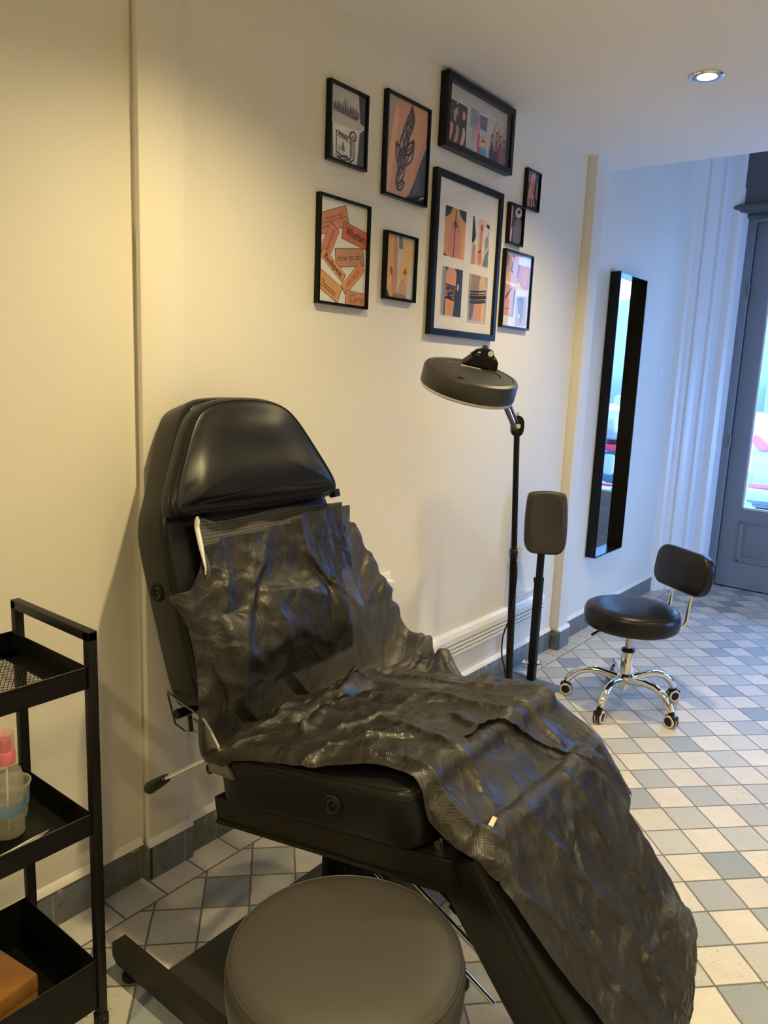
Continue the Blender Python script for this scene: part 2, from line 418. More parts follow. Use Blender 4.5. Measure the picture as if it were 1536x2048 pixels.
b = MB()
hs = .104
def sk(x, y0, y1, h=hs, t=.011): b.box((x - .004, y0, -.01), (x + t, y1, h), bev=.0015)
sk(-.012, YB, 1.131); sk(.016, 1.131, 1.281); sk(0, 1.281, 3.645); sk(.047, 3.646, 3.778); sk(0, 3.778, 5.235)
b.box((-.02, 1.131, -.01), (.027, 1.142, hs)); b.box((-.02, 3.645, -.01), (.058, 3.656, hs))
struct('baseboard_left', b, M_SKIRT, 'slate tile skirting along the cream wall')
b = MB()                                           # rough line of plaster above the skirting
for x, y0, y1 in ((-.012, YB, 1.131), (.016, 1.131, 1.281), (0, 1.281, 3.645), (.047, 3.645, 3.778), (0, 3.778, 5.235)):
    b.prism([(0, hs - .004), (.014, hs - .002), (.010, hs + .008), (0, hs + .016)], (x, 0, 0), (1, 0, 0), (0, 0, 1), (0, 1, 0), y0, y1)
struct('trim_3', b, M_WALL, 'plaster fillet on top of the skirting')

# moulded jamb between wall and shop door
pl = [(-.2, 5.20), (-.005, 5.20), (.030, 5.222), (.046, 5.245), (.030, 5.268), (.046, 5.276), (.070, 5.300), (.046, 5.330), (.078, 5.336), (.100, 5.355), (.120, 5.385), (.128, 5.410), (.104, 5.436), (.138, 5.446), (.155, 5.470), (.170, 5.530), (.150, 5.556), (.205, 5.575), (.228, 5.60), (.243, 5.655), (.240, 5.73), (-.2, 5.73)]
b = MB(); b.prism(pl, (0, 0, 0), (1, 0, 0), (0, 1, 0), (0, 0, 1), -.01, 3.42)
struct('trim_4', b, M_MOULD, 'white moulded jamb beside the shop door', smooth=20)

# shop front: openings for door and window
b = MB()
def wbox(x0, x1, z0, z1, y0=YD + .03, y1=YD + .16): b.box((x0, y0, z0), (x1, y1, z1))
wbox(-.2, .24, -.1, 3.5); wbox(.24, XR, 2.56, 3.5); wbox(1.77, XR, -.1, 2.56)
struct('wall_front', b, M_DARKPAINT, 'slate painted shop front')

d1 = bpy.data.objects.new('door_1', None); COL.objects.link(d1); d1.location = (.27, YD, 0); d1['kind'] = 'structure'; d1['label'] = 'slate grey glazed double shop door with a panelled base'
XE = 1.72
b = MB()
b.box((.235, YD - .02, 0), (.292, YD + .10, 2.56), bev=.004); b.box((XE, YD - .02, 0), (XE + .06, YD + .10, 2.56), bev=.004); b.box((.29, YD - .02, 2.50), (XE + .01, YD + .10, 2.56), bev=.004)
b.cyl((.293, YD - .022, 1.0), (.293, YD - .022, 1.09), .006); b.cyl((.293, YD - .022, 2.02), (.293, YD - .022, 2.11), .006)
b.box((.28, YD + .05, 0), (.33, YD + .10, 2.55)); b.box((XE - .04, YD + .05, 0), (XE + .01, YD + .10, 2.55)); b.box((.98, YD + .05, 0), (1.035, YD + .08, 2.55)); b.box((.28, YD + .05, 2.46), (XE, YD + .10, 2.55)); b.box((.28, YD + .05, -.02), (XE, YD + .12, .05))
obj('door_frame', b, M_DOOR, d1)
gz0, gz1 = .572, 2.40
y0, y1 = YD + .0, YD + .045
for (lx0, lx1, gx0, gx1) in ((.297, 1.005, .412, .895), (1.009, 1.717, 1.119, 1.602)):
    b = MB()
    b.box((lx0, y0, .012), (gx0, y1, 2.498), bev=.003); b.box((gx1, y0, .012), (lx1, y1, 2.498), bev=.003)
    b.box((gx0 - .002, y0, .012), (gx1 + .002, y1, gz0)); b.box((gx0 - .002, y0, gz1), (gx1 + .002, y1, 2.498))
    for (xa, xb, za, zb) in ((gx0 + .01, gx1 - .01, .475, .493), (gx0 + .01, gx1 - .01, .20, .218), (gx0 + .01, gx0 + .028, .20, .49), (gx1 - .028, gx1 - .01, .20, .49)):
        b.box((xa, y0 - .008, za), (xb, y0 + .005, zb), bev=.004)
    b.box((gx0 + .05, y0 - .005, .24), (gx1 - .05, y0 + .004, .455), bev=.004)
    leaf = obj('door_leaf', b, M_DOOR, d1)
    b = MB()
    for (xa, xb, za, zb) in ((gx0, gx1, gz0, gz0 + .016), (gx0, gx1, gz1 - .016, gz1), (gx0, gx0 + .014, gz0, gz1), (gx1 - .014, gx1, gz0, gz1)):
        b.box((xa, y0 + .012, za), (xb, y0 + .034, zb), bev=.003)
    obj('glazing_bead', b, M_MOULD, leaf)
    b = MB(); b.box((gx0 + .004, y0 + .02, gz0 + .004), (gx1 - .004, y0 + .025, gz1 - .004)); obj('glass_pane', b, M_PANE, leaf)
b = MB(); b.tube([(1.06, y0, 1.05), (1.06, y0 - .05, 1.05), (1.17, y0 - .055, 1.05)], .009); b.box((1.042, y0 - .008, .95), (1.078, y0 + .001, 1.15), bev=.003); obj('door_handle', b, M_STEEL, d1)

b = MB()                                           # header box over the door and window
b.box((.135, 5.60, 2.575), (XR - .002, YD + .028, 3.40), bev=.004)
b.box((.20, 5.594, 2.70), (1.38, 5.602, 3.30), bev=.003); b.box((.30, 5.588, 2.80), (1.28, 5.596, 3.20), bev=.003)
b.box((1.50, 5.594, 2.70), (3.1, 5.602, 3.30), bev=.003)
b.tube([(.118, 5.585, 2.575), (XR - .002, 5.585, 2.575)], .022, seg=12); b.box((.112, 5.58, 2.545), (XR - .002, YD + .028, 2.578), bev=.006); b.box((.22, 5.65, 2.52), (XR - .002, YD + .028, 2.548), bev=.006)
struct('trim_5', b, M_DARKPAINT, 'dark shutter box with moulded lower edge above the shop door')

w1 = bpy.data.objects.new('added_side_window', None); COL.objects.link(w1); w1.location = (XR, 4.9, .3); w1['kind'] = 'structure'; w1['label'] = 'side window added out of view for blue daylight near the glazed door'  # unseen opening, added so blue daylight reaches the mirror wall and floor
b = MB()
for (ya, yb_, za, zb) in ((4.4, 5.5, .35, .40), (4.4, 5.5, 1.50, 1.55), (4.4, 4.45, .35, 1.55), (5.45, 5.5, .35, 1.55)): b.box((XR + .04, ya, za), (XR + .10, yb_, zb), bev=.004)
obj('added_window_frame', b, M_DOOR, w1)
b = MB(); b.box((XR + .065, 4.44, .39), (XR + .07, 5.46, 1.51)); obj('glass_pane', b, M_PANE, w1)

# ---------------------------------------------------------------- street outside
b = MB(); b.box((-16, YD + .13, -.22), (20, 16, -.10)); struct('street_pavement', b, simple('cobbled_street', (.12, .12, .125), .7, noise=.5, nscale=26, bump=.6, bscale=30, bdist=.01), 'grey cobbled street outside')

def car():
    c = thing('car', 'white parked car with red tail lights seen through the shop door', 'car', (.62, 10.6, -.10))
    c.rotation_euler = (0, 0, 0)
    white = simple('white_car_paint', (.20, .205, .215), .25, noise=.02)
    b = MB(); z = -.10; ys = 9.0
    # body profile in (y, z), rear faces the shop
    low = [(9.0, .22), (8.98, .55), (9.02, .80), (9.10, .92), (12.4, .92), (12.75, .70), (12.8, .25), (12.75, .12), (9.05, .12)]
    top = [(9.10, .90), (9.55, 1.38), (9.9, 1.45), (11.2, 1.44), (11.9, .92)]
    for prof, x0, x1, ins in ((low, -.27, 1.45, 0), (top, -.17, 1.35, .0)):
        out = []
        b.prism([(p, q) for p, q in prof], (0, 0, 0), (0, 1, 0), (0, 0, 1), (1, 0, 0), x0, x1)
    es = [e for e in b.bm.edges]; bmesh.ops.bevel(b.bm, geom=es, offset=.05, segments=3, affect='EDGES')
    obj('car_body', b, white, c)
    red = simple('red_tail_light', (.5, .012, .02), .2)
    for x0, x1, s in ((-.275, -.12, 1), (1.30, 1.455, -1)):
        b = MB(); b.prism(chaikin([(x0, .80), (x1, .74), (x1, .80), ((x0 + x1) / 2, .90), (x0, .93)], 2), (0, 8.965, 0), (1, 0, 0), (0, 0, 1), (0, 1, 0), 0, .10); obj('tail_light', b, red, c)
        b = MB(); b.prism(chaikin([(x0 + .01, .345), (x1 + .1 * s, .35), (x1 + .1 * s, .385), (x0 + .01, .385)], 1), (0, 8.965, 0), (1, 0, 0), (0, 0, 1), (0, 1, 0), 0, .04); obj('reflector', b, red, c)
    b = MB(); b.prism([(-.10, .97), (1.28, .97), (1.20, 1.34), (-.02, 1.34)], (0, 9.03, 0), (1, 0, 0), (0, .37, .46), (0, 1, 0), 0, .01)
    b2 = MB(); b2.obox((.59, 9.30, 1.155), (1, 0, 0), (0, .70, .72), (0, -.72, .70), (.62, .25, .006)); b.bm.free(); obj('rear_window', b2, simple('dark_car_glass', (.03, .04, .05), .08), c)
    b = MB(); b.box((.40, 8.955, .50), (.80, 8.985, .60), bev=.004); obj('number_plate', b, M_WHITEPL, c)
    b = MB(); b.box((-.25, 8.94, .20), (1.43, 9.02, .34), bev=.02); obj('bumper', b, simple('grey_bumper', (.20, .21, .23), .5), c)
    for x in (-.18, 1.36):
        for y in (9.75, 12.0):
            b = MB(); b.lathe([(0, -.10), (.20, -.10), (.29, -.09), (.32, -.05), (.32, .05), (.29, .09), (.2, .1), (0, .1)], 0, 28, (x, y, .22), (1, 0, 0)); obj('wheel', b, M_RUBBER, c)
car()

def scooter():
    s = thing('scooter', 'teal motor scooter with windscreen parked outside, seen in the wall mirror', 'scooter', (1.18, 7.7, -.10))
    teal = simple('teal_scooter_paint', (.006, .12, .145), .25); white = simple('pale_scooter_trim', (.30, .31, .31), .3); dk = M_BLACKPL
    cx = 1.18
    b = MB(); b.cushion(chaikin([(cx - .17, .42), (cx + .17, .42), (cx + .15, .70), (cx + .09, .78), (cx - .09, .78), (cx - .15, .70)], 2), (0, 7.28, 0), (1, 0, 0), (0, 0, 1), (0, -1, 0), -.55, .0, .06, dome=.05); obj('rear_body', b, teal, s)
    b = MB(); b.box((cx - .12, 7.205, .755), (cx + .12, 7.26, .815), bev=.012); obj('tail_light', b, simple('red_scooter_light', (.55, .02, .05), .25), s)
    b = MB(); b.cushion(rrect(cx - .05, .52, cx + .05, .72, .03), (0, 7.225, 0), (1, 0, 0), (0, 0, 1), (0, -1, 0), -.01, .012, .005, dome=.004); obj('number_plate', b, white, s)
    b = MB(); b.box((cx - .14, 7.25, .40), (cx + .14, 7.27, .425), bev=.004); obj('reflector', b, simple('red_scooter_light', (.55, .02, .05), .25), s)
    b = MB(); b.cushion(chaikin([(cx - .13, 7.25), (cx + .13, 7.25), (cx + .15, 7.5), (cx + .11, 7.9), (cx - .11, 7.9), (cx - .15, 7.5)], 2), (0, 0, 0), (1, 0, 0), (0, 1, 0), (0, 0, 1), .80, .88, .03, dome=.02); obj('saddle', b, dk, s)
    b = MB(); b.cushion(chaikin([(cx - .20, .25), (cx + .20, .25), (cx + .22, .75), (cx + .10, 1.0), (cx - .10, 1.0), (cx - .22, .75)], 2), (0, 8.22, 0), (1, 0, 0), (0, 0, 1), (0, -1, 0), -.06, .03, .03, dome=.02); obj('leg_shield', b, teal, s)
    b = MB(); b.box((cx - .16, 7.82, .16), (cx + .16, 8.25, .24), bev=.02); obj('footboard', b, teal, s)
    b = MB(); b.cushion(chaikin([(cx - .10, .86), (cx + .10, .86), (cx + .13, 1.0), (cx + .08, 1.17), (cx - .08, 1.17), (cx - .13, 1.0)], 2), (0, 7.22, 0), (1, 0, 0), (0, 0, 1), (0, -1, 0), -.20, .02, .05, dome=.03); obj('top_box', b, white, s)
    b = MB(); b.tube([(cx - .34, 8.05, 1.02), (cx - .1, 8.18, 1.06), (cx + .1, 8.18, 1.06), (cx + .34, 8.05, 1.02)], .018); obj('handlebar', b, dk, s)
    b = MB(); b.tube([(cx + .26 * math.cos(a), 8.28, 1.16 + .52 * max(0, math.sin(a)) ** .7) for a in [math.pi * k / 16 for k in range(17)]], .012); obj('windscreen_rim', b, simple('teal_dark_rim', (.03, .16, .18), .3), s)
    b = MB(); b.prism([(cx + .255 * math.cos(a), 1.15 + .52 * max(0, math.sin(a)) ** .7) for a in [math.pi * k / 16 for k in range(17)]], (0, 8.28, 0), (1, 0, 0), (0, 0, 1), (0, 1, 0), 0, .004); obj('windscreen', b, M_PANE, s)
    for x, y in ((cx - .30, 8.08), (cx + .30, 8.08)):
        b = MB(); b.lathe([(0, 0), (.05, .0), (.055, .012), (.04, .03), (0, .035)], 0, 20, (x, y, 1.22), (0, 1, 0)); b.tube([(x, y + .02, 1.2), (x * .7 + cx * .3, 8.12, 1.05)], .006); obj('rear_view_mirror', b, white, s)
    for y in (7.42, 8.42):
        b = MB(); b.lathe([(0, -.04), (.12, -.04), (.2, -.05), (.23, -.03), (.23, .03), (.2, .05), (.12, .04), (0, .04)], 0, 28, (cx, y, .13), (1, 0, 0)); obj('wheel', b, M_RUBBER, s)
scooter()

def building():
    g = thing('building', 'pale stone facade across the street beyond the shop door', 'building', (1, 15, -.1))
    b = MB(); b.box((-16, 15, -.12), (20, 16, 7.4)); obj('facade', b, simple('pale_facade', (.45, .45, .42), .8, noise=.12, nscale=1.5), g)
    for x in (-8, -5, -2, 1, 4, 7, 10):
        for z in (1.0, 3.7):
            b = MB(); b.box((x, 14.95, z), (x + 1.2, 15.02, z + 2.0), bev=.02); b.box((x + .56, 14.92, z), (x + .64, 14.96, z + 2.0)); obj('window', b, simple('facade_window', (.10, .12, .15), .2), g)
building()

# ---------------------------------------------------------------- ceiling downlights
def downlight(x, y, label):
    t = thing('ceiling_downlight', label, 'ceiling light', (x, y, ZC), 'recessed ceiling downlights')
    b = MB(); b.lathe([(.0455, -.001), (.047, -.006), (.054, -.007), (.058, -.003), (.058, .001), (.0455, .001)], 0, 36, (x, y, ZC)); obj('trim_ring', b, M_CHROME, t)
    b = MB(); b.lathe([(.043, -.0075), (.043, -.001), (.034, .0), (.033, -.006), (.043, -.0075)], 0, 36, (x + .004, y - .004, ZC)); obj('gimbal_ring', b, M_STEEL, t)
    b = MB(); b.lathe([(0, -.0045), (.033, -.004)], 0, 28, (x + .004, y - .004, ZC)); obj('lamp_face', b, M_BULB, t)
downlight(*LAMPS[0], 'lit chrome ring downlight in the ceiling to the right of the photo wall')

# ---------------------------------------------------------------- framed prints on the wall
def flat(col, rough=.6):
    if max(col) > .12: col = tuple(min(.86, c * 1.38) for c in col)
    else: col = tuple(c * .6 for c in col)
    k = 'print_%02d_%02d_%02d' % tuple(int(c * 99) for c in col)
    return simple(k, col, rough, noise=.10, nscale=30)
SK1 = (.52, .25, .14); SK2 = (.44, .19, .10); SK3 = (.60, .34, .20); SKR = (.48, .18, .13); INK = (.028, .026, .030)
DK = (.035, .036, .045); PAPER = (.60, .57, .54); CREAM = (.70, .66, .60)
TXT_CACHE = {}
def text_mesh(s):
    if s in TXT_CACHE: return TXT_CACHE[s]
    c = bpy.data.curves.new('txt', 'FONT'); c.body = s; c.align_x = 'CENTER'; c.align_y = 'CENTER'; c.resolution_u = 2
    o = bpy.data.objects.new('txt', c); COL.objects.link(o)
    dg = bpy.context.evaluated_depsgraph_get(); me = bpy.data.meshes.new_from_object(o.evaluated_get(dg))
    vs = [tuple(v.co) for v in me.vertices]; fs = [tuple(p.vertices) for p in me.polygons]
    bpy.data.objects.remove(o); bpy.data.curves.remove(c); bpy.data.meshes.remove(me)
    TXT_CACHE[s] = (vs, fs); return vs, fs
class Print:
    """flat coloured print; p runs right (+Y), q up (+Z), both 0..1 inside the picture rectangle"""
    def __init__(s, y0, y1, z0, z1, X):
        s.y0, s.y1, s.z0, s.z1, s.X = y0, y1, z0, z1, X; s.mb = MB(); s.mats = []; s.k = 0
        s.asp = (z1 - z0) / (y1 - y0)
    def mi(s, col):
        m = flat(col)
        if m not in s.mats: s.mats.append(m)
        return s.mats.index(m)
    def w(s, p, q): return (s.X + s.k * 4e-5, s.y0 + (s.y1 - s.y0) * p, s.z0 + (s.z1 - s.z0) * q)
    def clip(s, pts):
        box = getattr(s, 'win', (0, 0, 1, 1))
        for ax, lim, sg in ((0, box[0], 1), (0, box[2], -1), (1, box[1], 1), (1, box[3], -1)):
            out = []
            for i in range(len(pts)):
                a, b2 = pts[i - 1], pts[i]; da, db = sg * (a[ax] - lim), sg * (b2[ax] - lim)
                if (da >= 0) != (db >= 0):
                    t = da / (da - db); out.append((a[0] + (b2[0] - a[0]) * t, a[1] + (b2[1] - a[1]) * t))
                if db >= 0: out.append(b2)
            pts = out
            if not pts: break
        return pts
    def poly(s, col, pts, smooth=0, mapf=None):
        if smooth: pts = chaikin(pts, smooth)
        if mapf: pts = [mapf(p) for p in pts]
        pts = s.clip(pts)
        if len(pts) < 3: return
        s.k += 1; s.mb.f([s.mb.v(s.w(*p)) for p in pts], s.mi(col))
    def line(s, col, pts, wd=.012, mapf=None):
        if mapf: pts = [mapf(p) for p in pts]
        s.k += 1; mi = s.mi(col)
        for a, b2 in zip(pts, pts[1:]):
            dx, dy = b2[0] - a[0], (b2[1] - a[1]) * s.asp; L = math.hypot(dx, dy) or 1
            nx, ny = -dy / L * wd / 2, dx / L * wd / 2 / s.asp; ex, ey = dx / L * wd * .25, dy / L * wd * .25 / s.asp
            q = s.clip([(a[0] + nx - ex, a[1] + ny - ey), (b2[0] + nx + ex, b2[1] + ny + ey), (b2[0] - nx + ex, b2[1] - ny + ey), (a[0] - nx - ex, a[1] - ny - ey)])
            if len(q) >= 3: s.mb.f([s.mb.v(s.w(*p)) for p in q], mi)
    def text(s, col, body, cp, cq, size, ang=0, shear=0.0, sx=1.0):
        vs, fs = text_mesh(body); s.k += 1; mi = s.mi(col); ca, sa = math.cos(R(ang)), math.sin(R(ang)); W_ = s.y1 - s.y0
        V = []
        for x, y, _ in vs:
            x, y = (x + y * shear) * size * sx, y * size
            x, y = x * ca - y * sa, x * sa + y * ca
            P = s.w(cp, cq); V.append(s.mb.v((P[0], P[1] + x * W_, P[2] + y * W_)))
        for f in fs: s.mb.f([V[i] for i in f], mi)
    def disc(s, col, p, q, r, ry=None, n=14):
        ry = (r / s.asp) if ry is None else ry
        s.poly(col, [(p + r * math.cos(2 * math.pi * i / n), q + ry * math.sin(2 * math.pi * i / n)) for i in range(n)])
def sub(x0, y0, x1, y1, ang=0.0, asp=1.0):
    """map a unit square to a (rotated) rectangle inside the print"""
    cx, cy = (x0 + x1) / 2, (y0 + y1) / 2; ca, sa = math.cos(R(ang)), math.sin(R(ang))
    def f(p):
        x, y = (p[0] - .5) * (x1 - x0), (p[1] - .5) * (y1 - y0) * asp
        return (cx + x * ca - y * sa, cy + (x * sa + y * ca) / asp)
    return f

def art_sketch(P):
    P.poly((.50, .47, .45), [(0, 0), (1, 0), (1, 1), (0, 1)])
    P.poly((.42, .40, .38), [(0, .5), (1, .5), (1, 1), (0, 1)])
    P.poly(DK, [(.86, .62), (1, .60), (1, 1), (.80, 1)]); P.poly(DK, [(0, 0), (.16, 0), (.10, .49), (0, .50)])
    P.poly((.09, .09, .095), [(.80, 0), (1, 0), (1, .56), (.86, .5)])
    P.poly((.62, .59, .56), [(.14, 0), (.78, 0), (.84, .49), (.10, .49)])
    random.seed(3)
    x = .10
    while x < .78:                                  # a row of spires
        h = .06 + .05 * random.random() + (.09 if abs(x - .42) < .06 else 0); P.poly(INK, [(x, .68 - .02 * x), (x + .035, .68 - .02 * x), (x + .03, .70 + h * .6), (x + .017, .72 + h), (x + .005, .70 + h * .6)]); x += .045
    P.poly((.10, .10, .10), [(.10, .655), (.78, .635), (.78, .70), (.10, .72)])
    for i in range(14): P.line((.33, .32, .31), [(.11 + i * .05, .66), (.11 + i * .05, .70)], .012)
    P.line((.72, .70, .66), [(0, .515), (.16, .50), (.18, .485)], .03); P.line((.72, .70, .66), [(.74, .50), (.86, .50), (.95, .56)], .03)
    L = [(.20, .40), (.60, .36), (.60, .08), (.22, .06), (.20, .40)]; P.line(INK, L, .018); P.line(INK, [(.22, .34), (.60, .30)], .014); P.line(INK, [(.26, .37), (.52, .335)], .025)
    P.poly((.16, .15, .15), [(.32, .16), (.46, .15), (.39, .28)]); P.line(INK, [(.39, .28), (.39, .12)], .012); P.poly((.2, .19, .19), [(.26, .15), (.32, .15), (.30, .24)])
    P.line(INK, [(.22, .12), (.36, .08), (.50, .10), (.62, .04), (.70, .09)], .03); P.line((.12, .12, .12), [(.24, .05), (.40, .03), (.54, .06)], .03)
    P.line(INK, [(.66 + .085 * math.cos(a), .40 + .06 * math.sin(a)) for a in [math.pi * 2 * k / 16 for k in range(17)]], .03)
    P.disc((.2, .2, .2), .66, .39, .035); P.poly((.20, .19, .19), [(.60, .34), (.71, .34), (.74, .10), (.62, .10)]); P.line((.5, .48, .46), [(.66, .33), (.67, .12)], .02); P.line((.5, .48, .46), [(.62, .25), (.70, .22)], .015)
def art_forearm(P):
    P.poly((.30, .27, .24), [(0, 0), (1, 0), (1, 1), (0, 1)])
    P.poly(DK, [(.52, 0), (1, 0), (1, .62)]); P.poly((.10, .10, .11), [(.70, .08), (.86, .14), (.84, .34), (.74, .30)])
    P.poly(SK1, [(-.02, -.02), (.54, -.02), (.78, .30), (.96, .62), (1.02, .80), (1.02, 1.02), (.22, 1.02), (.14, .70), (.05, .30)], 1)
    P.poly(SK3, [(.02, 0), (.12, 0), (.24, .45), (.30, .90), (.24, .92), (.14, .60)], 1); P.poly(SK2, [(.70, .22), (.78, .32), (.97, .66), (.93, .72), (.80, .52)], 1)
    def lf(cx, cy, l, a, col=INK, n=3):
        f = lambda t, s_: (cx + l * (t * math.cos(a) - s_ * math.sin(a)), cy + l * (t * math.sin(a) + s_ * math.cos(a)) / P.asp * 1.3)
        P.line(col, [f(k / 8, .22 * math.sin(math.pi * k / 8)) for k in range(9)], .028); P.line(col, [f(k / 8, -.22 * math.sin(math.pi * k / 8)) for k in range(9)], .028); P.line((.12, .07, .06), [f(0, 0), f(1, 0)], .024)
    for cx, cy, l, a in ((.50, .62, .34, 1.25), (.44, .50, .34, 1.35), (.36, .40, .36, 1.2), (.48, .34, .36, 1.0), (.34, .22, .34, 1.3), (.28, .12, .30, .9), (.46, .46, .26, .6), (.40, .30, .3, 2.1), (.60, .72, .26, 1.6), (.30, .08, .2, .5)):
        lf(cx, cy, l, a)
    for k in range(9):
        a = k / 9 * 2 * math.pi; P.line((.10, .05, .05), [(.42 + .03 * math.cos(a), .385 + .02 * math.sin(a)), (.42 + .10 * math.cos(a), .385 + .065 * math.sin(a))], .03)
    P.disc((.16, .06, .06), .42, .385, .04)
    P.line((.55, .50, .48), [(.86, .04), (.92, .07), (.97, .075)], .018)
def person_fig(P, f, x, top, w_, skin, cloth, hair, h=1.0):
    P.poly(cloth, [(x - w_, 0), (x + w_, 0), (x + w_ * .9, top - .34 * h), (x, top - .22 * h), (x - w_ * .9, top - .34 * h)], 1, f)
    P.poly(hair, [(x - w_ * .62, top - .30 * h), (x + w_ * .62, top - .30 * h), (x + w_ * .5, top), (x - w_ * .5, top)], 2, f)
    P.poly(skin, [(x - w_ * .38, top - .24 * h), (x + w_ * .38, top - .24 * h), (x + w_ * .42, top - .05), (x - w_ * .42, top - .05)], 2, f)
def art_group(P):
    P.poly((.43, .40, .37), [(0, 0), (1, 0), (1, 1), (0, 1)])
    P.line((.62, .60, .55), [(0, .80), (.2, .735), (.45, .73), (.7, .79), (.98, .80)], .006)
    def photo(x0, x1, y0, y1, bgc):
        P.poly((.60, .58, .55), [(x0 - .008, y0 - .015), (x1 + .008, y0 - .015), (x1 + .008, y1 + .015), (x0 - .008, y1 + .015)])
        P.poly(bgc, [(x0, y0), (x1, y0), (x1, y1), (x0, y1)]); P.win = (x0, y0, x1, y1); return sub(x0, y0, x1, y1)
    f = photo(.02, .335, .02, .74, DK)
    for x, t, sk in ((.16, .86, (.42, .17, .14)), (.50, .92, (.36, .16, .13)), (.84, .90, (.55, .25, .18))): person_fig(P, f, x, t, .17, sk, (.03, .03, .035), (.05, .03, .03))
    P.poly((.30, .05, .08), [(.05, .40), (.25, .40), (.22, .56), (.10, .56)], 0, f); P.poly((.28, .26, .30), [(.34, .80), (.44, .80), (.48, .55), (.38, .55)], 0, f)
    for x, t, c in ((.20, .02, SK1), (.48, -.02, SK2), (.78, -.04, SK3)):
        P.poly(c, [(x - .12, t), (x + .02, t), (x + .16, .30 + t), (x + .14, .48), (x + .02, .48), (x + .02, .30)], 1, f)
    f = photo(.385, .66, .05, .77, (.05, .06, .08))
    P.poly((.20, .21, .30), [(0, .55), (.55, .55), (.55, 1), (0, 1)], 0, f); P.poly((.30, .31, .36), [(.08, .2), (.30, .2), (.36, .6), (.14, .62)], 1, f)
    P.poly((.10, .10, .16), [(.55, .62), (.98, .62), (.98, .95), (.55, .95)], 0, f)
    for y in (.58, .68): P.poly((.65, .20, .18), [(.42, y - .06), (.56, y - .06), (.58, y + .04), (.42, y + .04)], 1, f)
    P.poly((.50, .05, .16), [(.42, .16), (.58, .16), (.60, .52), (.44, .52)], 1, f); P.poly((.50, .05, .16), [(.48, -.02), (.62, -.02), (.66, .18), (.50, .2)], 0, f)
    P.poly((.06, .30, .38), [(.64, -.02), (1.02, -.02), (1.0, .22), (.68, .22)], 1, f)
    P.poly((.60, .26, .14), [(.62, .20), (.92, .20), (.96, .44), (.66, .46)], 2, f); P.poly((.72, .42, .30), [(.70, .24), (.88, .24), (.86, .32), (.72, .32)], 2, f); P.line((.12, .05, .03), [(.70, .36), (.90, .36)], .012, f)
    f = photo(.715, .985, .03, .70, (.24, .21, .20))
    for x, t, cl in ((.14, .72, (.10, .07, .08)), (.42, .84, (.26, .03, .07)), (.66, .80, (.26, .03, .07)), (.90, .74, (.12, .06, .05))): person_fig(P, f, x, t, .15, (.42, .20, .15), cl, (.06, .035, .03))
    P.poly((.30, .28, .28), [(.24, .10), (.32, .10), (.36, .62), (.26, .66)], 0, f); P.poly((.03, .03, .035), [(0, -.02), (.58, -.02), (.56, .32), (.02, .30)], 0, f); P.poly((.17, .08, .06), [(.62, -.02), (1.02, -.02), (.96, .46), (.72, .48)], 0, f)
    for x in (.2, .5, .8): P.line((.30, .16, .12), [(x, .60), (x + .06, .95)], .014, f)
    P.win = (0, 0, 1, 1)
    for x in (.175, .52, .83, .965):
        P.poly((.48, .40, .28), [(x - .011, .70), (x + .011, .70), (x + .011, .82), (x - .011, .82)])
def photo_in(P, x0, y0, x1, y1, bgc, ang=0.0):
    f = sub(x0, y0, x1, y1, ang, P.asp); P.poly(bgc, [(0, 0), (1, 0), (1, 1), (0, 1)], 0, f); return f
